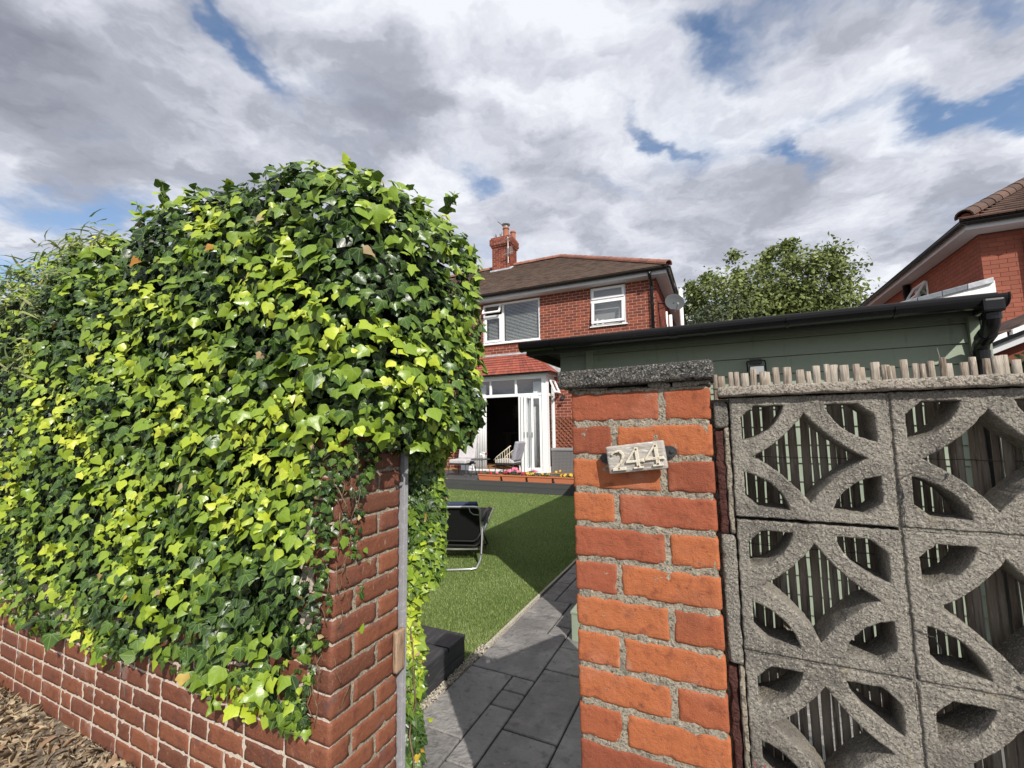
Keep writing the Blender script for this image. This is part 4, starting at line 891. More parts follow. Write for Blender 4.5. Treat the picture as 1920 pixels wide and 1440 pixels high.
# left upstairs window
m_ = MB(); frame(m_, -6.47, -4.45, 4.27, 5.60, FY + .02, FY + .09, .055); m_.box(-5.79, -5.72, FY + .021, FY + .089, 4.325, 5.545); m_.box(-6.415, -5.79, FY + .022, FY + .088, 5.18, 5.235)
w1 = m_.build('window', 'upvc', hs, bevel=.004, seg=1); w1['label'] = 'wide bedroom window with closed white blinds and an open top vent'
m_ = MB(); frame(m_, -6.41, -5.80, 4.33, 5.175, FY - .005, FY + .04, .07); s1 = m_.build('sash', 'upvc', w1, bevel=.004, seg=1); pane(-6.34, -5.87, 4.40, 5.105, FY + .02, w1); pane(-5.715, -4.51, 4.33, 5.54, FY + .05, w1)
def tilt(px_, x0, x1, z0, z1, y, ang, par, w=.055):
    """top-hung vent swung outward"""
    m = MB(); mt = Matrix.Translation((0, y, z1)) @ Matrix.Rotation(-ang, 4, 'X') @ Matrix.Translation((0, -y, -z1))
    for (a, b_, c, d) in ((x0, x0 + w, z0, z1), (x1 - w, x1, z0, z1), (x0 + w, x1 - w, z1 - w, z1), (x0 + w, x1 - w, z0, z0 + w)): m.box(a, b_, y - .045, y, c, d, mtx=mt)
    m.build('vent', 'upvc', par, bevel=.003, seg=1); m = MB(); m.box(x0 + w, x1 - w, y - .025, y - .02, z0 + w, z1 - w, mtx=mt); m.build('pane', 'glass', par)
tilt(0, -6.43, -5.78, 5.235, 5.56, FY + .01, R(24), w1)
blind(-5.70, -4.53, 4.34, 5.53, FY + .12, w1); blind(-6.33, -5.9, 4.40, 5.10, FY + .12, w1)
m_ = MB(); m_.box(-6.50, -4.43, FY - .06, FY + .05, 4.235, 4.268); m_.build('sill', 'upvc', w1, bevel=.005)
# right upstairs window
m_ = MB(); frame(m_, -2.84, -1.81, 4.47, 5.62, FY + .02, FY + .09, .05); m_.box(-2.79, -1.86, FY + .021, FY + .089, 5.22, 5.27)
w2 = m_.build('window', 'upvc', hs, bevel=.004, seg=1); w2['label'] = 'small bathroom window with its lower sash ajar'
m_ = MB(); frame(m_, -2.80, -1.85, 5.27, 5.60, FY - .01, FY + .02, .065); m_.build('sash', 'upvc', w2, bevel=.004, seg=1)
pane(-2.74, -1.91, 5.33, 5.54, FY + .005, w2); tilt(0, -2.80, -1.85, 4.52, 5.215, FY + .01, R(7), w2, w=.075)
m_ = MB(); m_.box(-2.87, -1.78, FY - .06, FY + .05, 4.435, 4.468); m_.build('sill', 'upvc', w2, bevel=.005)
m_ = MB(); m_.box(-2.70, -2.66, FY + .11, FY + .14, 4.55, 4.72); m_.box(-2.55, -2.49, FY + .11, FY + .15, 4.55, 4.68); m_.build('bottle', 'white_matt', w2)
m_ = MB(); m_.box(-2.8, -1.86, FY + .20, FY + .21, 4.5, 5.6); m_.build('net_curtain', 'rattan_lid', w2)
# fascia, soffit, gutters
m_ = MB(); m_.box(-14, -.66, 10.90, 10.925, 5.655, 5.775); m_.build('fascia', 'fascia_grey', hs); m_ = MB(); m_.box(-.685, -.66, 10.926, 18.45, 5.655, 5.775); m_.build('fascia', 'fascia_grey', hs)
m_ = MB(); m_.box(-14, -.686, 10.926, FY - .001, 5.660, 5.672); m_.box(WX + .001, -.686, FY, 18.45, 5.660, 5.672); m_.build('soffit', 'fascia_grey', hs)
def gutter(axis, a, c0, c1, z, par, r=.06, m='black_plastic'):
    pr = [(r * math.cos(R(180 + 180 * i / 8)), r * math.sin(R(180 + 180 * i / 8))) for i in range(9)]; pr = pr + [(p[0] * .9, p[1] * .9) for p in pr[::-1]]
    q = MB()
    if axis == 'x': q.prism([(c0, a + p[0], z + p[1]) for p in pr], (c1 - c0, 0, 0))
    else: q.prism([(a + p[0], c0, z + p[1]) for p in pr], (0, c1 - c0, 0))
    return q.build('gutter', m, par)
gutter('x', 10.835, -14, -.55, 5.80, hs); gutter('y', -.595, 10.78, 18.4, 5.80, hs)
m_ = MB(); m_.tube([(-1.10, 10.84, 5.75), (-1.10, 10.86, 5.66), (-1.09, 11.0, 5.55), (-1.085, 11.12, 5.46), (-1.085, 11.14, 5.40), (-1.085, 11.14, .05)], .042, 12)
dpp = m_.build('downpipe', 'black_plastic', hs, smooth=True)
for z in (5.38, 4.95, 3.9): m_ = MB(); m_.tube([(-1.085, 11.14, z), (-1.085, 11.14, z - .07)], .052, 12); m_.build('collar', 'black_plastic', dpp)
# roof
A = Vector((-4.85, 14.7, 8.22)); E0 = Vector((-.58, 10.80, 5.82)); RL = Vector((-14, 14.7, 8.22)); E1 = Vector((-14, 10.80, 5.82)); E2 = Vector((-.58, 18.6, 5.82)); E3 = Vector((-14, 18.6, 5.82))
m_ = MB(); m_.add([E0, E1, RL, A, E2, E3], [(0, 3, 2, 1), (0, 4, 3), (4, 5, 2, 3), (1, 2, 5)]); m_.add([E0 - Vector((0, 0, .03)), E1 - Vector((0, 0, .03)), E3 - Vector((0, 0, .03)), E2 - Vector((0, 0, .03))], [(0, 1, 2, 3)])
m_.tone = .5; m_.build('roof', 'roof_tile', hs)
def tiles(par, O, U, V_, inside, nu, nv, du, dv, m, name='roof_tile', th=.016, limit=300, key=None):
    """overlapping tiles on a plane: O corner, U along the eave, V_ up the slope"""
    U = U.normalized(); V_ = V_.normalized(); W_ = U.cross(V_).normalized()
    if W_.z < 0: W_ = -W_
    its = []
    for j in range(nv):
        for i in range(nu):
            p = O + U * (du * (i + (.5 if j % 2 else 0))) + V_ * (dv * j)
            if inside(p): its.append((p, random.choice((.0, .3, .5, .7, 1.)), random.uniform(-.02, .02)))
    rest = MB(); X = U; Y_ = V_
    base = Matrix((X, Y_, W_)).transposed(); 
    def mk(p, rz): return Matrix.Translation(p + W_ * (.012 + th / 2)) @ (base @ Matrix.Rotation(-math.atan(th / dv) * .9, 3, 'X') @ Matrix.Rotation(rz, 3, 'Z')).to_4x4()
    def one(t):
        me = box_mesh(name, du - .006, dv * 1.08, th, m, t[1]); o = bpy.data.objects.new(name, me); o.matrix_world = mk(t[0], t[2]); col.objects.link(o); place(o, par)
    def add(t): rest.tone = t[1]; rest.box(-(du - .006) / 2, (du - .006) / 2, -dv * .54, dv * .54, -th / 2, th / 2, mtx=mk(t[0], t[2]))
    limit300(its, lambda t: (t[0] - CAM).length, one, add, lambda: tag(rest.build(name, m, par), kind='stuff'))
sl_ = (A - Vector((A.x, 10.80, 5.82))); 
tiles(hs, Vector((-9.6, 10.86, 5.857)), Vector((1, 0, 0)), sl_, lambda p: p.x < -.60 - (p.y - 10.80) * (4.27 / 3.9) and not (-7.78 < p.x < -6.9 and p.y > 14.35), 60, 44, .165, .104, 'roof_tile')
def ridge(par, a, c, n_, r, m, name='ridge_tile'):
    d = (c - a) / n_; dn = d.normalized(); side = dn.cross(Vector((0, 0, 1))).normalized(); up = side.cross(dn)
    for i in range(n_):
        q = MB(); q.tone = random.random(); p0 = a + d * i + dn * .008; r0 = r * (1.0 + .06 * random.random())
        ring = lambda p, rr: [p + side * rr * math.cos(R(-5 + 190 * k / 8)) + up * rr * math.sin(R(-5 + 190 * k / 8)) for k in range(9)]
        A_, B_ = ring(p0, r0 * 1.05), ring(p0 + d * .97, r0 * .98); C_, D_ = ring(p0, r0 * .85), ring(p0 + d * .97, r0 * .8)
        q.add(A_ + B_ + C_ + D_, [(k, k + 1, 10 + k, 9 + k) for k in range(8)] + [(18 + k, 27 + k, 28 + k, 19 + k) for k in range(8)] + [(k, 18 + k, 19 + k, k + 1) for k in range(8)] + [(9 + k, 10 + k, 28 + k, 27 + k) for k in range(8)])
        q.build(name, m, par)
UPZ = Vector((0, 0, .02))
ridge(hs, E0 + UPZ, A + UPZ, 16, .115, 'ridge_tile'); ridge(hs, A + UPZ, Vector((-6.9, 14.7, 8.24)), 6, .115, 'ridge_tile'); ridge(hs, Vector((-7.78, 14.7, 8.24)), Vector((-12, 14.7, 8.24)), 9, .115, 'ridge_tile')
# chimney
m_ = MB(); m_.box(-7.74, -6.94, 14.32, 15.0, 7.6, 9.02); m_.box(-7.78, -6.90, 14.28, 15.04, 9.02, 9.10); m_.box(-7.82, -6.86, 14.24, 15.08, 9.10, 9.36); m_.box(-7.78, -6.9, 14.28, 15.04, 9.36, 9.44)
ch = m_.build('chimney', 'house_mortar', hs)
cb = []
for (x0, x1, y0, y1, z0, z1) in ((-7.74, -6.94, 14.32, 15.0, 7.85, 9.02), (-7.78, -6.90, 14.28, 15.04, 9.02, 9.10), (-7.82, -6.86, 14.24, 15.08, 9.11, 9.36), (-7.78, -6.9, 14.28, 15.04, 9.36, 9.44)):
    cb += wall_bricks('x', y0, x0, x1, z0, z1, [], depth=.03, out=.008); cb += wall_bricks('y', x1, y0, y1, z0, z1, [], depth=.03, out=.008)
brick_field(ch, 'house_brick', cb)
m_ = MB(); m_.box(-7.80, -6.88, 14.22, 14.31, 7.93, 8.02); m_.hexa([(-6.93, 14.25, 7.93), (-6.82, 14.25, 7.93), (-6.82, 15.05, 8.3), (-6.93, 15.05, 8.3)], [(-6.93, 14.25, 8.05), (-6.91, 14.25, 8.05), (-6.91, 15.05, 8.42), (-6.93, 15.05, 8.42)]); m_.build('flashing', 'lead', ch)
for (x, y, r, h) in ((-7.18, 14.5, .13, .46), (-7.02, 14.85, .115, .40)):
    m_ = MB(); m_.lathe([(r * 1.1, 0), (r, .06), (r * .88, h * .8), (r * 1.08, h * .82), (r * 1.08, h * .92), (r * .9, h), (r * .7, h), (r * .7, h * .3)], (x, y, 9.42), 16); pot = m_.build('chimney_pot', 'chimney_pot', ch, smooth=False)
    if r == .13:
        m_ = MB(); m_.lathe([(.001, h + .20), (.10, h + .18), (.19, h + .12), (.18, h + .10), (.001, h + .12)], (x, y, 9.42), 16); m_.lathe([(.10, h - .02), (.10, h + .11)], (x, y, 9.42), 12); m_.build('cowl', 'steel', pot); m_ = MB(); m_.tube([(x - .15, y, 9.42 + h + .13), (x - .38, y, 9.42 + h + .34)], .012, 6); m_.build('rod', 'black_plastic', pot)
m_ = MB()
for k in range(9): p = Vector((-7.45 + random.uniform(-.2, .15), 14.35, 9.44)); m_.tube([p, p + Vector((random.uniform(-.06, .06), 0, random.uniform(.08, .2)))], .008, 5)
tag(m_.build('moss_tuft', 'bark', ch), kind='stuff')
# aerial on the chimney corner
ae = thing('tv_aerial', (-6.9, 14.2, 9.0), 'thin grey television aerial strapped to the chimney corner', 'aerial')
m_ = MB(); m_.tube([(-6.94, 14.18, 8.2), (-6.94, 14.18, 9.3)], .014, 8); m_.build('mast', 'steel', ae)
m_ = MB(); m_.tube([(-7.32, 14.12, 9.08), (-6.72, 14.12, 9.26)], .010, 6)
for k in range(10): f = k / 9; x = -7.32 + .6 * f; z = 9.08 + .18 * f; m_.tube([(x, 13.98, z), (x, 14.30, z)], .006, 5)
m_.tube([(-7.15, 14.14, 8.55), (-6.7, 14.14, 8.62)], .02, 6)
for k in range(4): m_.tube([(-6.95 + .07 * k, 14.12, 8.52), (-6.95 + .07 * k, 14.12, 8.86)], .009, 5)
m_.build('antenna', 'steel', ae)
# satellite dish on the side wall
sdh = thing('satellite_dish', (-.7, 11.5, 4.95), 'dark grey satellite dish on the right hand corner of the red brick house', 'satellite dish')
ax = Vector((.35, -.90, .28)).normalized(); c = Vector((-.52, 11.32, 4.93))
m_ = MB(); m_.lathe([(.001, -.055), (.10, -.045), (.20, -.018), (.255, .012), (.262, .012), (.20, -.026), (.10, -.053), (.001, -.063)], c, 28, ax); m_.build('dish', 'steel', sdh, smooth=True).data.materials[0] = mat('dark_grey_dish', (.075, .08, .085), .8, .15)
m_ = MB(); m_.tube([c + Vector((0, 0, -.25)), c + Vector((.02, -.10, -.28)), c + ax * .30 + Vector((0, 0, -.20))], .012, 8); m_.build('arm', 'steel', sdh)
m_ = MB(); m_.tube([c + ax * .30 + Vector((0, 0, -.20)), c + ax * .22 + Vector((0, 0, -.16))], .03, 10); m_.build('receiver', 'steel', sdh)
m_ = MB(); m_.tube([c - ax * .05, c + Vector((-.15, .06, -.02)), (WX + .005, 11.42, 4.98)], .016, 8); m_.tube([c - ax * .05, (WX + .01, 11.42, 4.80)], .01, 8); m_.box(WX + .001, WX + .02, 11.34, 11.5, 4.75, 5.05); m_.build('bracket', 'black_plastic', sdh)
for (x, y, z0, z1, r, lb) in ((-.72, 12.2, 3.2, 4.80, .05, 'thicker'), (-.80, 11.95, 3.2, 4.85, .03, 'thin')):
    m_ = MB(); m_.tube([(x, y, z0), (x, y, z1)], r, 12); m_.build('waste_pipe', 'upvc', hs, smooth=True)
m_ = MB(); m_.tube([(-.45, 12.9, 3.2), (-.45, 12.9, 5.75)], .06, 12); m_.build('flue_pipe', 'upvc', hs, smooth=True)
# bay with folding doors
BY = 10.5; bay = MB()
bay.box(-6.90, -4.02, BY, BY + .09, 2.97, 3.10); bay.box(-6.85, -4.19, BY + .002, BY + .08, 2.46, 2.55)
bay.box(-6.90, -6.74, BY, BY + .12, .26, 2.97); bay.box(-4.18, -4.02, BY, BY + .12, .26, 2.97)
for x in (-5.88, -5.03): bay.box(x, x + .065, BY + .004, BY + .075, 2.55, 2.97)
bay.box(-4.10, -4.02, BY + .12, FY, 2.97, 3.10); bay.box(-4.10, -4.02, BY + .12, BY + .20, .26, 2.97); bay.box(-4.10, -4.02, FY - .10, FY - .007, .26, 2.97); bay.box(-4.10, -4.02, BY + .20, FY - .10, 2.46, 2.54); bay.box(-4.10, -4.02, BY + .20, FY - .10, .26, .42)
bay.box(-6.74, -4.18, BY, BY + .12, .255, .315)
bo = bay.build('bay_frame', 'upvc', hs, bevel=.006, seg=1); bo['label'] = 'white square bay with folding doors pushed open to the right'
for (a, c_) in ((-6.73, -5.885), (-5.81, -5.035), (-4.96, -4.185)): pane(a, c_, 2.555, 2.965, BY + .04, bo)
m_ = MB(); m_.box(-4.065, -4.060, BY + .20, FY - .10, .42, 2.46); m_.build('pane', 'glass', bo)
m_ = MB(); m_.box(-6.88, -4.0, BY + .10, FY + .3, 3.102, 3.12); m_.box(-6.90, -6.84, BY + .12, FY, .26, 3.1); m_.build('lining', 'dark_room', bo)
# open vent in the side of the bay
m_ = MB(); mt = Matrix.Translation((-4.02, 0, 2.95)) @ Matrix.Rotation(-R(24), 4, 'Y') @ Matrix.Translation((4.02, 0, -2.95))
for (a, c_, d, e_) in ((BY + .18, BY + .24, 2.50, 2.95), (FY - .14, FY - .08, 2.50, 2.95), (BY + .24, FY - .14, 2.89, 2.95), (BY + .24, FY - .14, 2.50, 2.56)): m_.box(-4.02, -3.975, a, c_, d, e_, mtx=mt)
vn = m_.build('vent', 'upvc', bo, bevel=.003, seg=1); m_ = MB(); m_.box(-4.0, -3.995, BY + .24, FY - .14, 2.56, 2.89, mtx=mt); m_.build('pane', 'glass', bo)
def leaf_door(p0, p1, w=.065, lab=None, cur=False):
    """folding door leaf standing between two floor points"""
    p0 = Vector((*p0, 0)); p1 = Vector((*p1, 0)); d = (p1 - p0); L0 = d.length; d.normalize(); a = math.atan2(d.y, d.x); mt = Matrix.Translation(p0) @ Matrix.Rotation(a, 4, 'Z'); z0, z1 = .32, 2.45
    m = MB()
    for (x0, x1, za, zb) in ((0, w, z0, z1), (L0 - w, L0, z0, z1), (w, L0 - w, z1 - w, z1), (w, L0 - w, z0, z0 + w + .02)): m.box(x0, x1, -.028, .028, za, zb, mtx=mt)
    o = m.build('door', 'upvc', hs, bevel=.004, seg=1); m = MB(); m.box(w, L0 - w, -.003, .003, z0 + w + .02, z1 - w, mtx=mt); m.build('pane', 'glass', o)
    m = MB(); m.box(.02, .045, -.075, -.03, 1.28, 1.42, mtx=mt); m.build('handle', 'steel', o); return o
leaf_door((-6.73, BY + .05), (-6.44, BY - .0)); leaf_door((-4.66, BY - .50), (-4.70, BY + .06)); leaf_door((-4.57, BY - .54), (-4.63, BY + .06)); leaf_door((-4.49, BY - .50), (-4.55, BY + .06)); leaf_door((-4.49, BY - .04), (-4.20, BY + .05))
for (a, c_) in ((-6.52, -6.14), (-4.50, -4.25)):
    m_ = MB()
    for k in range(14): x = a + (c_ - a) * k / 13; m_.tube([(x, BY + .22 + .02 * (k % 2), .32), (x, BY + .22 + .02 * (k % 2), 2.9)], .024, 8)
    m_.build('curtain', 'curtain', hs, smooth=True)
# red tiled bay roof
o0, o1 = Vector((-7.05, 10.32, 3.135)), Vector((-3.86, 10.32, 3.135)); t0, t1 = Vector((-6.5, FY, 3.86)), Vector((-4.72, FY, 3.86)); k0, k1 = Vector((-7.05, FY, 3.135)), Vector((-3.86, FY, 3.135))
m_ = MB(); m_.add([o0, o1, t1, t0, k0, k1], [(0, 1, 2, 3), (1, 5, 2), (0, 3, 4), (0, 4, 5, 1)]); br_ = m_.build('bay_roof', 'bay_tile', hs)
vv = Vector((0, FY - 10.32, .725)); nrm = vv.normalized()
for j in range(8):
    f0 = j / 8; f1 = (j + 1) / 8; q = MB(); q.tone = random.random()
    a0 = o0.lerp(t0, f0); a1 = o1.lerp(t1, f0); b1 = o1.lerp(t1, f1); b0 = o0.lerp(t0, f1); up = Vector((0, -.64, .77)); n_ = 22; dn = -nrm * .03
    for i in range(n_):
        q.tone = random.choice((0, .3, .5, .8, 1)); u0 = i / n_ + .0015; u1 = (i + 1) / n_ - .0015
        P0, P1, P2, P3 = a0.lerp(a1, u0) + dn, a0.lerp(a1, u1) + dn, b0.lerp(b1, u1), b0.lerp(b1, u0)
        q.hexa([P0 + up * .004, P1 + up * .004, P2, P3], [P0 + up * .034, P1 + up * .034, P2 + up * .012, P3 + up * .012])
        o = q.build('bay_tile', 'bay_tile', br_); q = MB()
    sd0, sd1 = o1.lerp(t1, f0), o1.lerp(t1, f1); kk = Vector((k1.x + (t1.x - k1.x) * f0, FY - .005, k1.z + (t1.z - k1.z) * f0)); q.tone = random.random(); q.hexa([sd0, kk, kk + Vector((-.1, 0, .09)), sd1], [sd0 + Vector((.02, 0, .03)), kk + Vector((.02, 0, .03)), kk + Vector((-.09, 0, .12)), sd1 + Vector((.02, 0, .02))]); q.build('bay_tile', 'bay_tile', br_)
m_ = MB(); m_.box(-6.45, -4.76, FY - .075, FY - .007, 3.84, 3.90); m_.hexa([(-4.74, FY - .05, 3.90), (-4.74, FY - .008, 3.90), (-3.80, FY - .008, 3.15), (-3.80, FY - .20, 3.15)], [(-4.70, FY - .05, 3.97), (-4.66, FY - .008, 3.99), (-3.72, FY - .008, 3.27), (-3.74, FY - .20, 3.22)]); m_.build('flashing', 'lead', br_)
m_ = MB(); m_.box(-7.0, -3.92, 10.36, BY - .004, 3.06, 3.125); m_.box(-4.01, -3.92, BY, FY - .01, 3.06, 3.125); m_.build('bay_fascia', 'fascia_grey', br_)
gutter('x', 10.30, -7.05, -3.84, 3.13, hs, r=.045); gutter('y', -3.84, 10.26, FY - .01, 3.13, hs, r=.045)
# security light on the wall
m_ = MB(); m_.lathe([(.0, -.02), (.05, -.01), (.055, .05), (.0, .07)], (-3.74, FY - .14, 2.38), 12, Vector((.2, -.5, -.8)).normalized()); m_.box(-3.78, -3.70, FY - .10, FY - .007, 2.42, 2.50)
tag(m_.build('security_light', 'dark_metal'), 'small dark security light on the brick wall right of the white bay', 'security light')
# trellis
tr_ = thing('trellis', (-3.3, 11.1, .95), 'brown expanding wooden trellis on the red brick wall beside the bay', 'trellis')
for k in range(-7, 12):
    for sg in (1, -1):
        x0 = -3.98 + k * .14; xa, xb, za, zb = x0, x0 + sg * .88, .98, 1.86
        # clip to the panel
        def cl(x, z, x2, z2):
            pts = []
            t0_, t1_ = 0., 1.
            for lo, hi, s_, d_ in ((-3.98, -2.7, x, x2 - x),):
                if d_ > 0: t0_ = max(t0_, (lo - s_) / d_); t1_ = min(t1_, (hi - s_) / d_)
                else: t0_ = max(t0_, (hi - s_) / d_); t1_ = min(t1_, (lo - s_) / d_)
            return t0_, t1_
        if sg < 0: xa += .88; xb = x0
        t0_, t1_ = cl(xa, za, xb, zb)
        if t1_ - t0_ < .1: continue
        p = Vector((xa + (xb - xa) * t0_, FY - (.02 if sg > 0 else .032), za + (zb - za) * t0_)); q_ = Vector((xa + (xb - xa) * t1_, p.y, za + (zb - za) * t1_)); d = (q_ - p).normalized(); nv = Vector((-d.z, 0, d.x)) * .011
        m_ = MB(); m_.hexa([p - nv, q_ - nv, q_ + nv, p + nv], [v + Vector((0, -.010, 0)) for v in (p - nv, q_ - nv, q_ + nv, p + nv)]); m_.build('lath', 'trellis', tr_)
# rattan box
rb = thing('storage_box', (-3.3, 10.9, .25), 'grey rattan storage box against the brick wall below the trellis', 'storage box')
m_ = MB(); m_.box(-3.98, -2.75, 10.72, 11.12, .26, .86); m_.build('carcass', 'dark_metal', rb); m_ = MB(); m_.box(-4.0, -2.73, 10.70, 11.15, .88, .95); m_.build('lid', 'rattan_lid', rb, bevel=.012)
for k in range(15): m_ = MB(); m_.box(-3.985, -2.745, 10.705 + .004 * (k % 2), 10.72, .27 + k * .040, .30 + k * .040); m_.build('strand', 'rattan', rb)
for k in range(31): m_ = MB(); m_.box(-3.98 + k * .0405, -3.962 + k * .0405, 10.700, 10.7045, .27, .86); m_.build('strand', 'rattan', rb)

# ============================================================ DECK
dk = thing('deck', (-5, 9.8, 0), 'low charcoal painted timber deck along the back of the house', 'deck')
y = 8.50; k = 0
while y < 11.18:
    x1 = -1.6 if y < BY - .02 else -4.0
    x0 = -9.0
    for a, c_ in (((x0, -5.4), (-5.395, x1)) if k % 2 else ((x0, -6.6), (-6.595, -3.9), (-3.895, x1)) if x1 > -3 else ((x0, -6.92),)):
        m_ = MB(); m_.tone = random.random(); m_.box(a, c_, y, y + .134, .222, .250); m_.build('deck_board', 'deck', dk, bevel=.003, seg=1)
    y += .14; k += 1
m_ = MB(); m_.tone = .3; m_.box(-9, -1.6, 8.482, 8.498, .135, .221); m_.build('edge_board', 'deck', dk, bevel=.003); m_ = MB(); m_.tone = .2; m_.box(-9, -1.6, 8.486, 8.502, -.03, .132); m_.build('edge_board', 'deck', dk, bevel=.003)
m_ = MB(); m_.box(-9, -1.6, 8.51, 10.44, -.03, .20); m_.build('joist', 'dark_metal', dk)
# flower troughs on the deck edge
def trough(x0, x1, cols, lab, seed):
    t = thing('flower_trough', ((x0 + x1) / 2, 8.62, .25), lab, 'planter', 'terracotta troughs along the deck edge'); r_ = random.Random(seed); rg = np.random.default_rng(seed)
    m_ = MB(); m_.hexa([(x0 + .03, 8.545, .252), (x1 - .03, 8.545, .252), (x1 - .03, 8.69, .252), (x0 + .03, 8.69, .252)], [(x0 + .012, 8.53, .385), (x1 - .012, 8.53, .385), (x1 - .012, 8.705, .385), (x0 + .012, 8.705, .385)]); m_.build('body', 'terracotta', t, bevel=.004)
    m_ = MB(); m_.box(x0, x1, 8.518, 8.53, .372, .402); m_.box(x0, x1, 8.706, 8.718, .372, .402); m_.box(x0, x0 + .012, 8.53, 8.706, .372, .402); m_.box(x1 - .012, x1, 8.53, 8.706, .372, .402); m_.build('rim', 'terracotta', t, bevel=.003)
    m_ = MB(); m_.box(x0 + .014, x1 - .014, 8.532, 8.704, .386, .390); m_.build('soil', 'soil', t)
    n_ = 130; P = np.stack([rg.uniform(x0 + .02, x1 - .02, n_), rg.uniform(8.53, 8.72, n_), rg.uniform(.385, .45, n_)], 1); tag(cloud('leaves', P, rg.normal(size=(n_, 3)) * .6 + (0, -.3, .8), rg.normal(size=(n_, 3)), rg.uniform(.03, .055, n_), rg.uniform(0, 1, n_), diamond_template(.4, .2), 'fl_leaf', t), kind='stuff')
    k_ = 0
    for (fx, fz, r0, m, cnt) in cols:
        for _ in range(cnt):
            x = x0 + (x1 - x0) * fx + r_.uniform(-.06, .06); z = fz + r_.uniform(-.012, .02); y = 8.58 + r_.uniform(-.04, .05); nn = 9
            a = np.linspace(0, 2 * np.pi, nn, endpoint=False); T = np.stack([np.cos(a), np.zeros(nn), np.sin(a)], 1) + (0, -.35, 0); Nn = np.tile([[0, -1., .4]], (nn, 1))
            Pp = np.tile([[x, y, z]], (nn * 2, 1)) + np.repeat([[0, 0, 0], [0, -.01, 0]], nn, 0); cloud('flower', Pp, np.concatenate([Nn, Nn]), np.concatenate([T, T * (1, 2.2, 1)]), np.concatenate([np.full(nn, r0), np.full(nn, r0 * .65)]), rg.uniform(0, 1, nn * 2), diamond_template(.42, .1), m, t)
    return t
trough(-5.17, -4.54, [(.12, .43, .030, 'fl_red', 3), (.5, .44, .032, 'fl_red', 5), (.88, .45, .032, 'fl_pink', 4)], 'terracotta trough of red and pink flowers, leftmost on the deck edge', 1)
trough(-4.51, -3.86, [(.12, .45, .034, 'fl_red', 5), (.35, .50, .040, 'fl_pink', 6), (.5, .54, .040, 'fl_pink', 6), (.62, .49, .04, 'fl_pink', 4), (.88, .44, .034, 'fl_red', 5)], 'terracotta trough with a tall mound of bright pink flowers', 2)
trough(-3.83, -3.19, [(.08, .44, .030, 'fl_yellow', 5), (.3, .45, .030, 'fl_yellow', 4), (.55, .44, .026, 'fl_yellow', 3), (.3, .52, .03, 'fl_pink', 4), (.75, .43, .022, 'fl_yellow', 2)], 'terracotta trough of small yellow flowers with a few pink ones behind', 3)
trough(-3.16, -2.52, [(.15, .52, .030, 'fl_yellow', 3), (.35, .44, .034, 'fl_yellow', 4), (.6, .45, .034, 'fl_yellow', 4), (.8, .44, .034, 'fl_yellow', 3)], 'terracotta trough of larger yellow flowers, half hidden by the orange pillar', 4)
# garden chairs and table
def chair(cx, cy, mir, lab, tilt_):
    t = thing('garden_chair', (cx, cy, .25), lab, 'chair'); s = mir; z0 = .25
    m_ = MB(); m_.box(cx - .27, cx + .27, cy - .26, cy + .27, z0 + .34, z0 + .45); m_.build('seat_cushion', 'cushion', t, bevel=.035, seg=3)
    if s == 0:   # seen from the front-left, back behind the seat
        mt = Matrix.Translation((cx, cy + .25, z0 + .44)) @ Matrix.Rotation(-R(14), 4, 'X'); m_ = MB(); m_.box(-.27, .27, -.05, .06, 0, .70, mtx=mt); m_.build('back_cushion', 'cushion', t, bevel=.04, seg=3)
    else:        # side-on, back at the right
        mt = Matrix.Translation((cx + .25, cy, z0 + .42)) @ Matrix.Rotation(R(14), 4, 'Y'); m_ = MB(); m_.box(-.06, .06, -.26, .26, 0, .52, mtx=mt); m_.build('back_cushion', 'cushion_grey', t, bevel=.05, seg=3)
        for sy in (-1, 1):
            arm = MB(); ap = [(cx - .30, cy + sy * .29, z0 + .42), (cx - .20, cy + sy * .30, z0 + .52), (cx, cy + sy * .31, z0 + .66), (cx + .22, cy + sy * .30, z0 + .82)]; arm.tube(ap, .014, 8); arm.build('arm', 'rope', t, smooth=True)
            for k in range(7): f = k / 6; x = cx - .25 + .42 * f; arm = MB(); arm.tube([(x, cy + sy * .29, z0 + .36), (x + .01, cy + sy * .305, z0 + .47 + .33 * f)], .009, 6); arm.build('spindle', 'rope', t)
    m_ = MB(); fr = [(cx - .27, cy - .26, z0 + .32), (cx + .27, cy - .26, z0 + .32), (cx + .27, cy + .27, z0 + .32), (cx - .27, cy + .27, z0 + .32), (cx - .27, cy - .26, z0 + .32)]; m_.tube(fr, .014, 8); m_.box(cx - .25, cx + .25, cy - .24, cy + .25, z0 + .315, z0 + .338); m_.build('seat_frame', 'dark_metal', t)
    for sx in (-1, 1):
        for sy in (-1, 1): m_ = MB(); m_.tube([(cx + sx * .25, cy + sy * .24, z0 + .32), (cx + sx * .30, cy + sy * .28, z0)], .011, 8); m_.build('leg', 'dark_metal', t)
    return t
chair(-6.14, 9.35, 0, 'pale grey cushioned garden chair on the deck, half hidden by the ivy', 0)
chair(-4.90, 9.75, 1, 'grey cushioned garden chair with cream spindle arms in front of the open doors', 0)
tb = thing('side_table', (-5.55, 9.3, .25), 'low black wire garden table between the two cushioned chairs', 'table')
m_ = MB(); m_.lathe([(.0, .445), (.27, .445), (.275, .455), (.27, .462), (.0, .462)], (-5.55, 9.35, .25), 28); m_.build('tabletop', 'dark_metal', tb)
for a in (40, 130, 220, 310): m_ = MB(); m_.tube([(-5.55 + .18 * math.cos(R(a)), 9.35 + .18 * math.sin(R(a)), .695), (-5.55 + .27 * math.cos(R(a)), 9.35 + .27 * math.sin(R(a)), .25)], .009, 8); m_.build('leg', 'dark_metal', tb)
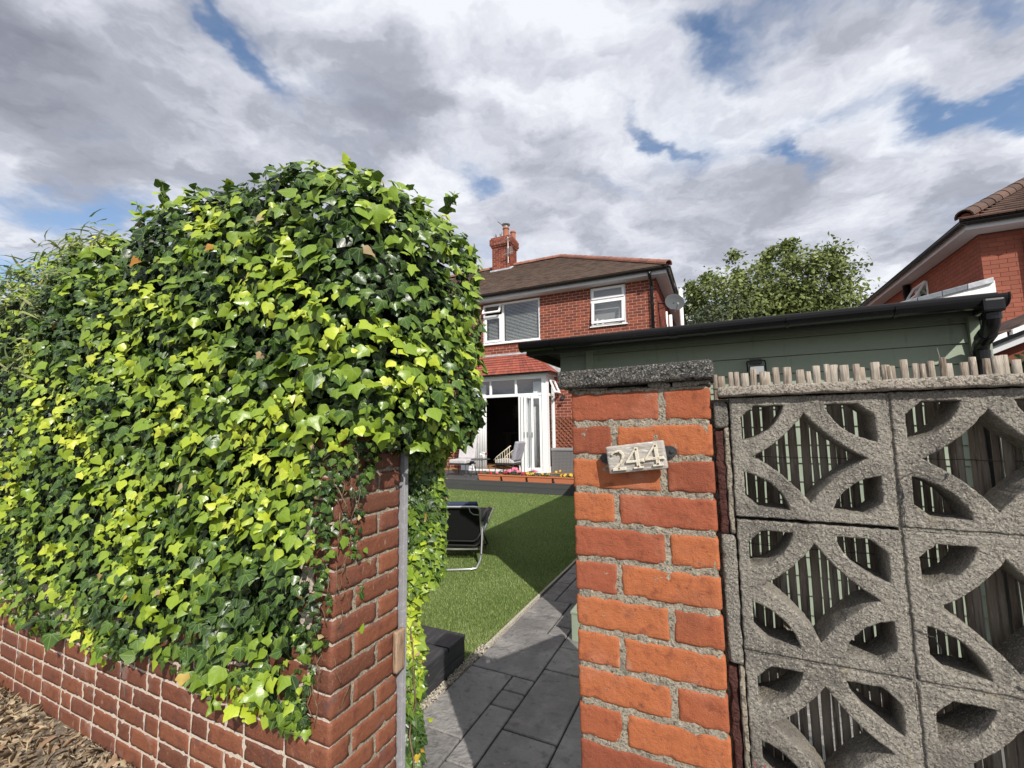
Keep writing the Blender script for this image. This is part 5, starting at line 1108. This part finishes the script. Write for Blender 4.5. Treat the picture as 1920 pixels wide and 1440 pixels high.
jg = thing('white_pot', (-5.42, 9.3, .71), 'white pot with a drooping red and white flower on the low black table', 'plant pot')
m_ = MB(); m_.lathe([(.0, 0), (.035, 0), (.045, .12), (.04, .13), (.0, .125)], (-5.42, 9.28, .713), 16); m_.build('pot', 'white_jug', jg, smooth=True)
Pq = np.array([[-5.44, 9.27, .87]]) + rng.normal(size=(26, 3)) * (.04, .02, .02); cloud('bloom', Pq, rng.normal(size=(26, 3)) + (0, -1, .5), rng.normal(size=(26, 3)), np.full(26, .05), np.ones(26), diamond_template(.5, .1), 'white_jug', jg)
Pq = np.array([[-5.36, 9.27, .84]]) + rng.normal(size=(10, 3)) * (.02, .02, .02); cloud('bloom', Pq, rng.normal(size=(10, 3)) + (0, -1, .5), rng.normal(size=(10, 3)), np.full(10, .04), np.ones(10), diamond_template(.5, .1), 'fl_red', jg)
sbm = thing('sunburst_mirror', (-6.0, 13.8, 2.0), 'faint spiky sunburst mirror on the dark wall inside the house', 'mirror')
m_ = MB(); c = Vector((-6.35, 13.86, 2.15)); m_.lathe([(.0, 0), (.11, 0), (.11, .02), (.0, .02)], c, 20, Vector((0, -1, 0))); m_.build('glass_disc', 'steel', sbm)
for k in range(24):
    a = k * math.pi / 12; m_ = MB(); m_.tube([c + Vector((.12 * math.cos(a), -.01, .12 * math.sin(a))), c + Vector(((.30 + .06 * (k % 2)) * math.cos(a), -.01, (.30 + .06 * (k % 2)) * math.sin(a)))], .008, 5); m_.build('ray', 'steel', sbm)
fp = thing('fireplace', (-5.9, 13.7, .26), 'dark fireplace surround inside the room behind the open doors', 'fireplace')
m_ = MB(); m_.box(-6.9, -6.7, 13.7, 13.89, .262, 1.3); m_.box(-5.7, -5.5, 13.7, 13.89, .262, 1.3); m_.build('jamb', 'dark_metal', fp); m_ = MB(); m_.box(-7.0, -5.4, 13.65, 13.89, 1.302, 1.38); m_.build('mantel', 'dark_metal', fp)

# ============================================================ SUN LOUNGER
lg = thing('sun_lounger', (-2.4, 3.6, 0), 'folding black reclining garden lounger with silver tube frame, seen from behind on the lawn', 'sun lounger')
XL, XR = -2.72, -2.10
def lp(x, y, z): return (x, y, z)
m_ = MB(); m_.tube([(XL, 3.62, .34), (XL, 3.25, .06), (XL + .03, 3.12, .016), (XL + .08, 3.10, .014), (XR - .10, 3.17, .014), (XR - .03, 3.18, .018), (XR, 3.28, .07), (XR - .005, 3.66, .36)], .013, 12); m_.build('rear_leg', 'alu', lg, smooth=True)
m_ = MB(); m_.tube([(XL, 3.45, .36), (XL + .01, 4.10, .05), (XL + .05, 4.18, .014), (XR - .05, 4.18, .014), (XR - .01, 4.10, .05), (XR, 3.45, .36)], .012, 12); m_.build('front_leg', 'dark_metal', lg, smooth=True)
def bp(u, v, t=0):       # back panel plane: u across 0..1, v up 0..1
    return Vector((XL + (XR - XL) * u, 3.50 - .22 * v - t * .93, .14 + .52 * v - t * .35))
pts = [bp(.06, 0), bp(.0, .10), bp(0, .55), bp(0, .93), bp(.03, .985), bp(.10, 1.0), bp(.90, 1.0), bp(.97, .985), bp(1, .93), bp(1, .55), bp(1, .10), bp(.94, 0), bp(.5, -.01), bp(.06, 0)]
m_ = MB(); m_.tube(pts, .0125, 12); m_.build('back_frame', 'alu', lg, smooth=True)
m_ = MB(); c4 = [bp(.03, .06, -.012), bp(.97, .06, -.012), bp(.97, .95, -.012), bp(.03, .95, -.012)]; m_.hexa(c4, [v + Vector((0, .012, .004)) for v in c4]); m_.build('back_panel', 'textilene', lg)
m_ = MB(); c4 = [bp(.04, .86, -.02), bp(.96, .86, -.02), bp(.94, 1.04, -.03), bp(.06, 1.04, -.03)]; m_.hexa(c4, [v + Vector((0, .07, .02)) for v in c4]); m_.build('headrest', 'navy', lg, bevel=.02, seg=3)
m_ = MB(); m_.tube([bp(.80, .985, .006), bp(.82, .90, .012), bp(.88, .84, .014), bp(.985, .82, .008)], .006, 8); m_.build('corner_brace', 'alu', lg, smooth=True)
m_ = MB(); m_.tube([bp(.05, .22, .01), bp(.85, .20, .01), bp(.92, .26, .01), bp(.99, .40, .01)], .008, 8); m_.tube([bp(.02, .13, .02), bp(.88, .10, .02), bp(.96, .18, .02), bp(1.0, .34, .02)], .009, 8); m_.build('support_bar', 'dark_metal', lg, smooth=True)
m_ = MB(); m_.hexa([(XL + .02, 3.52, .30), (XR - .02, 3.52, .30), (XR - .02, 4.85, .36), (XL + .02, 4.85, .36)], [(XL + .02, 3.52, .312), (XR - .02, 3.52, .312), (XR - .02, 4.85, .372), (XL + .02, 4.85, .372)]); m_.build('seat_panel', 'textilene', lg)
m_ = MB(); m_.tube([(XL, 3.50, .30), (XL, 4.85, .36), (XR, 4.85, .36), (XR, 3.50, .30)], .0125, 10); m_.build('seat_frame', 'alu', lg, smooth=True)
for X_, s in ((XL, -1), (XR, 1)):
    m_ = MB(); m_.tube([(X_ + s * .02, 3.34, .50), (X_ + s * .03, 3.60, .54), (X_ + s * .03, 3.95, .53)], [.018, .022, .018], 10); m_.build('armrest', 'dark_metal', lg, smooth=True)
    m_ = MB(); m_.box(X_ + s * .012 - .006, X_ + s * .012 + .006, 3.36, 3.40, .12, .52, mtx=Matrix.Translation((0, 3.38, .3)) @ Matrix.Rotation(R(-20), 4, 'X') @ Matrix.Translation((0, -3.38, -.3))); m_.build('arm_strut', 'alu', lg)
    m_ = MB(); m_.tube([(X_ + s * .02, 3.92, .53), (X_, 3.98, .32)], .010, 8); m_.build('arm_strut', 'alu', lg)

piv = Vector((XR, 3.18, 0)); Mr = Matrix.Translation(piv) @ Matrix.Rotation(R(22), 4, 'Z') @ Matrix.Translation(-piv)
for ch_ in lg.children:
    ch_.data.transform(Matrix.Translation(lg.location) @ Matrix.Identity(4)) if False else None
    off = lg.location + ch_.location; ch_.data.transform(Matrix.Translation(-off) @ Mr @ Matrix.Translation(off))
# ============================================================ NEIGHBOUR HOUSE (right)
nb = thing('neighbour_house', (8, 14, 0), 'orange red brick house with dark tiled roof and deep eaves at the right edge', 'house')
NX, NY = 5.1, 9.97
h_ = [(12.25, 12.95, 4.15, 4.92), (13.6, 14.0, 4.1, 4.62)]
m_ = MB(); slab_holes(m_, 'y', NX, NX + .24, NY + .24, 18.5, -.03, 5.12, h_); m_.box(NX, 12, NY, NY + .24, -.03, 5.12); m_.box(NX, 12, 18.5, 18.74, -.03, 5.12); m_.box(11.76, 12, NY + .24, 18.5, -.03, 5.12); m_.build('wall', 'nb_mortar', nb)
bx = wall_bricks('x', NY, NX, 8.0, 2.2, 5.09, [], L_=.235, j=.007, depth=.03, out=.005) + wall_bricks('y', NX, NY, 18.4, 3.0, 5.09, h_, j=.007, depth=.03, out=-.005)
brick_field(nb, 'nb_brick', bx)
m_ = MB(); m_.box(4.80, 12.3, 9.62, NY - .001, 5.132, 5.145); m_.box(4.80, NX - .001, NY, 18.9, 5.132, 5.145); m_.build('soffit', 'fascia_grey', nb)
m_ = MB(); m_.box(4.78, 12.3, 9.60, 9.618, 5.132, 5.23); m_.box(4.78, 4.798, 9.62, 18.9, 5.132, 5.23); m_.build('fascia', 'fascia_grey', nb)
gutter('x', 9.54, 4.68, 12.3, 5.26, nb, r=.06); gutter('y', 4.72, 9.48, 18.9, 5.26, nb, r=.06)
a_ = Vector((4.66, 9.46, 5.28)); rr = Vector((8.6, 13.4, 7.86)); m_ = MB(); c1 = Vector((12.5, 9.46, 5.28)); c2 = Vector((4.66, 19.0, 5.28)); c3 = Vector((12.5, 19.0, 5.28)); r2 = Vector((8.6, 15.1, 7.86))
m_.add([a_, c1, c3, c2, rr, r2], [(0, 1, 4), (0, 4, 5, 3), (1, 2, 5, 4), (3, 5, 2), (0, 3, 2, 1)]); m_.build('roof', 'nb_tile', nb)
tiles(nb, Vector((4.8, 9.52, 5.32)), Vector((1, 0, 0)), Vector((0, 3.94, 2.58)), lambda p: p.x > 4.72 + (p.y - 9.46) and p.x < 8.2, 17, 28, .24, .17, 'nb_tile', name='roof_tile', th=.03)
ridge(nb, a_ + Vector((.1, .1, .09)), rr + UPZ, 20, .13, 'nb_tile')
m_ = MB(); m_.tube([a_ + Vector((.14, .14, .07)), rr], .10, 10); m_.build('hip_mortar', 'nb_mortar', nb)
def nbwin(y0, y1, z0, z1, vent, lab):
    m_ = MB(); w = .05
    for (a, c_, d, e_) in ((y0, y0 + w, z0, z1), (y1 - w, y1, z0, z1), (y0 + w, y1 - w, z1 - w, z1), (y0 + w, y1 - w, z0, z0 + w)): m_.box(NX - .02, NX + .06, a, c_, d, e_)
    o = m_.build('window', 'upvc', nb); o['label'] = lab; m_ = MB(); m_.box(NX + .02, NX + .025, y0 + w, y1 - w, z0 + w, z1 - w); m_.build('pane', 'glass', o)
    if vent:
        mt = Matrix.Translation((NX - .02, 0, z1)) @ Matrix.Rotation(R(30), 4, 'Y') @ Matrix.Translation((-NX + .02, 0, -z1)); zz0 = z1 - .42; m_ = MB()
        for (a, c_, d, e_) in ((y0, y0 + w, zz0, z1), (y1 - w, y1, zz0, z1), (y0 + w, y1 - w, z1 - w, z1), (y0 + w, y1 - w, zz0, zz0 + w)): m_.box(NX - .06, NX - .02, a, c_, d, e_, mtx=mt)
        m_.build('vent', 'upvc', o)
nbwin(12.25, 12.95, 4.15, 4.92, True, 'side window with its top vent propped open'); nbwin(13.6, 14.0, 4.1, 4.62, False, 'smaller side window beyond the black soil pipe')
m_ = MB(); m_.tube([(5.02, 13.25, 2.5), (5.02, 13.25, 5.11)], .075, 12); m_.build('soil_pipe', 'black_plastic', nb, smooth=True)
m_ = MB(); m_.tube([(5.72, 9.56, 5.21), (5.72, 9.62, 5.11), (5.72, 9.86, 4.96), (5.72, 9.90, 4.86), (5.72, 9.90, .1)], .045, 12); m_.build('downpipe', 'fascia_grey', nb, smooth=True)
# side extension with a lead-capped verge
ex = thing('side_extension', (4.6, 10.3, 0), 'white boarded lean-to extension with grey lead capped sloping verge against the neighbouring house', 'extension')
m_ = MB(); m_.prism([(3.30, 9.30, .0), (4.95, 9.30, .0), (4.95, 9.30, 4.04), (3.30, 9.30, 3.70)], (0, .66, 0)); m_.build('wall', 'white_matt', ex)
for k in range(12):
    z = 2.4 + k * .15; m_ = MB(); m_.hexa([(3.32, 9.285, z), (4.94, 9.285, z), (4.94, 9.299, z), (3.32, 9.299, z)], [(3.32 if z + .145 < 3.66 else 3.32 + (z + .145 - 3.68) / .212, 9.292, min(z + .145, 4.0)), (4.94, 9.292, min(z + .145, 4.0)), (4.94, 9.299, min(z + .145, 4.0)), (3.32 if z + .145 < 3.66 else 3.32 + (z + .145 - 3.68) / .212, 9.299, min(z + .145, 4.0))]); 
    if z < 3.8: m_.build('board', 'white_matt', ex)
for k in range(5):
    f0, f1 = k / 5 + .004, (k + 1) / 5; P0 = Vector((3.15, 0, 3.68)).lerp(Vector((4.92, 0, 4.055)), f0); P1 = Vector((3.15, 0, 3.68)).lerp(Vector((4.92, 0, 4.055)), f1)
    m_ = MB(); m_.hexa([(P0.x, 9.25, P0.z - .06), (P1.x, 9.25, P1.z - .06), (P1.x, 9.96, P1.z - .06), (P0.x, 9.96, P0.z - .06)], [(P0.x, 9.25, P0.z + .04), (P1.x, 9.25, P1.z + .04), (P1.x, 9.96, P1.z + .04), (P0.x, 9.96, P0.z + .04)]); m_.build('lead_cap', 'lead_dark' if k < 4 else 'lead', ex, bevel=.012)
# low outbuilding roof, lower right
lo = thing('low_outbuilding', (4, 5.2, 0), 'low outbuilding with a sloping tiled verge, at the right edge above the cane screen', 'outbuilding')
def vz(x): return 2.235 + (x - 2.70) * .44
m_ = MB(); m_.prism([(2.80, 4.62, 0), (4.6, 4.62, 0), (4.6, 4.62, vz(4.6) - .08), (2.80, 4.62, vz(2.8) - .08)], (0, 2.4, 0)); m_.build('wall', 'nb_mortar', lo)
m_ = MB(); m_.prism([(2.70, 4.50, vz(2.7) - .075), (4.65, 4.50, vz(4.65) - .075), (4.65, 4.50, vz(4.65) - .005), (2.70, 4.50, vz(2.7) - .005)], (0, .12, 0)); m_.build('bargeboard', 'fascia_grey', lo)
m_ = MB(); m_.prism([(2.66, 4.46, vz(2.66) + .0), (4.65, 4.46, vz(4.65) + .0), (4.65, 4.46, vz(4.65) + .05), (2.66, 4.46, vz(2.66) + .05)], (0, 2.6, 0)); m_.build('roof', 'black_plastic', lo)
for k in range(9):
    x = 2.68 + k * .215
    for j in range(7):
        y = 4.43 + j * .33; m_ = MB(); m_.tone = random.random(); r_ = .06
        arc = [(x + .10 + .10 * math.cos(R(180 - 180 * q / 6)), r_ * math.sin(R(180 * q / 6)) + .055) for q in range(7)]
        m_.add([(a, y, vz(a) + h) for a, h in arc] + [(a, y + .34, vz(a) + h) for a, h in arc] + [(a, y, vz(a) + h - .02) for a, h in arc], [(q, q + 1, 8 + q, 7 + q) for q in range(6)] + [(q, 14 + q, 15 + q, q + 1) for q in range(6)]); m_.build('roof_tile', 'nb_tile', lo)
for x in (2.69, 2.86): m_ = MB(); m_.hexa([(x, 4.40, vz(x) + .04), (x + .13, 4.40, vz(x + .13) + .04), (x + .13, 4.46, vz(x + .13) + .04), (x, 4.46, vz(x) + .04)], [(x, 4.40, vz(x) + .085), (x + .13, 4.40, vz(x + .13) + .085), (x + .13, 4.46, vz(x + .13) + .085), (x, 4.46, vz(x) + .085)]); m_.build('verge_clip', 'white_matt', lo)
hd = thing('dark_hedge', (2.9, 4.0, 0), 'dark green hedge under the outbuilding roof, behind the cane screen at the right edge', 'hedge')
n = 2600; Ph = np.stack([rng.uniform(2.2, 4.4, n), rng.uniform(3.9, 4.4, n), rng.uniform(.2, 2.12, n)], 1); Nh = rng.normal(size=(n, 3)) * .7 + (0, -.8, .4)
tag(cloud('foliage', Ph, Nh, rng.normal(size=(n, 3)), rng.uniform(.03, .07, n), rng.uniform(0, 1, n), diamond_template(.4, .2), 'hedge_far', hd), kind='stuff')
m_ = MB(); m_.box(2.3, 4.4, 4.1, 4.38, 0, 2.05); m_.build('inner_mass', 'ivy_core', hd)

# ============================================================ TREES
def tree(name, base, h0, cx, cz, rx, rz, ry, seed, nleaf, leafm, lsize, label, cat, parts=9, hollow=.55):
    t = thing(name, base, label, cat); r_ = random.Random(seed); rg = np.random.default_rng(seed); B = Vector(base)
    m_ = MB(); fork = B + Vector((0, 0, h0)); m_.tube([B, B + Vector((.05, .03, h0 * .5)), fork], [.28, .22, .18], 12); m_.build('trunk', 'bark', t, smooth=True)
    C = Vector((cx, base[1], cz)); tips = []
    for k in range(parts):
        a = 2 * math.pi * k / parts + r_.uniform(-.3, .3); e = r_.uniform(.15, 1.25); 
        end = C + Vector((rx * .95 * math.cos(a) * math.cos(e * .7), ry * math.sin(a) * math.cos(e * .7), rz * math.sin(e) * .95)); mid_ = fork.lerp(end, .5) + Vector((r_.uniform(-.4, .4), 0, r_.uniform(-.1, .5)))
        m_ = MB(); q1 = fork.lerp(mid_, .5) + Vector((r_.uniform(-.2, .2), 0, .1)); m_.tube([fork, q1, mid_, mid_.lerp(end, .5) + Vector((0, 0, .12)), end], [.12, .09, .065, .035, .01], 8); m_.build('limb', 'bark', t, smooth=True)
        for j in range(r_.randrange(7, 11)):
            f = r_.uniform(.35, 1); p = (fork.lerp(mid_, f * 2) if f < .5 else mid_.lerp(end, f * 2 - 1)); dr = Vector((r_.uniform(-1, 1), r_.uniform(-1, 1), r_.uniform(-.25, .9))).normalized(); ln = r_.uniform(.5, 1.25) * rx * .28
            e2 = p + dr * ln; m_ = MB(); m_.tube([p, p.lerp(e2, .5) + Vector((0, 0, .05)), e2], [.03, .018, .006], 5); m_.build('branch', 'bark', t); tips.append((p.lerp(e2, .55), .30)); tips.append((e2, .26)); tips.append((p.lerp(e2, .8), .28))
    # sprays that break the outline
    for k in range(34):
        a = r_.uniform(-.15, math.pi + .15); rr_ = r_.uniform(.86, 1.10); c = C + Vector((rx * rr_ * math.cos(a), r_.uniform(-.5, .5) * ry, rz * rr_ * math.sin(a)))
        d_ = Vector((math.cos(a) * .8 + .25, 0, math.sin(a) + .2)).normalized()
        for j in range(4): tips.append((c + d_ * (.14 * j), .17 - .03 * j))
    for k in range(150):
        a = r_.uniform(0, 2 * math.pi); u = r_.uniform(.2, 1.0); e = r_.uniform(-.05, 1.3); tips.append((C + Vector((rx * u * math.cos(a) * math.cos(e), ry * u * math.sin(a), rz * u * math.sin(e))), .32))
    tp = np.array([tuple(x[0]) for x in tips]); sg = np.array([x[1] for x in tips]); i = rg.integers(0, len(tp), nleaf)
    P = tp[i] + rg.normal(size=(nleaf, 3)) * sg[i][:, None] * (1, 1, .75) * (rx / 3.2)
    N_ = norm(P - np.array(C)) * .5 + rg.normal(size=(nleaf, 3)) * .7 + (.1, -.2, .5); T = rg.normal(size=(nleaf, 3)) + (0, 0, -.4)
    tag(cloud('crown', P, N_, T, rg.uniform(.7, 1.3, nleaf) * lsize, np.clip(.45 + .25 * fbm(P, 1.8, seed) + rg.normal(size=nleaf) * .2, 0, 1), diamond_template(.34, .14), leafm, t), kind='stuff')
tree('tree', (2.9, 24, 0), 4.4, 3.25, 5.9, 4.55, 4.0, 2.4, 3, 25000, 'tree_leaf', .20, 'broad leafy green tree with an uneven crown rising behind the garden room roof', 'tree', parts=13)
tree('shrub_tree', (.9, 21, 0), 3.0, .9, 5.1, 1.7, 1.75, 1.2, 8, 6500, 'shrub_leaf', .13, 'smaller greyer bush in front of the broad tree, beside the house', 'shrub', parts=8)
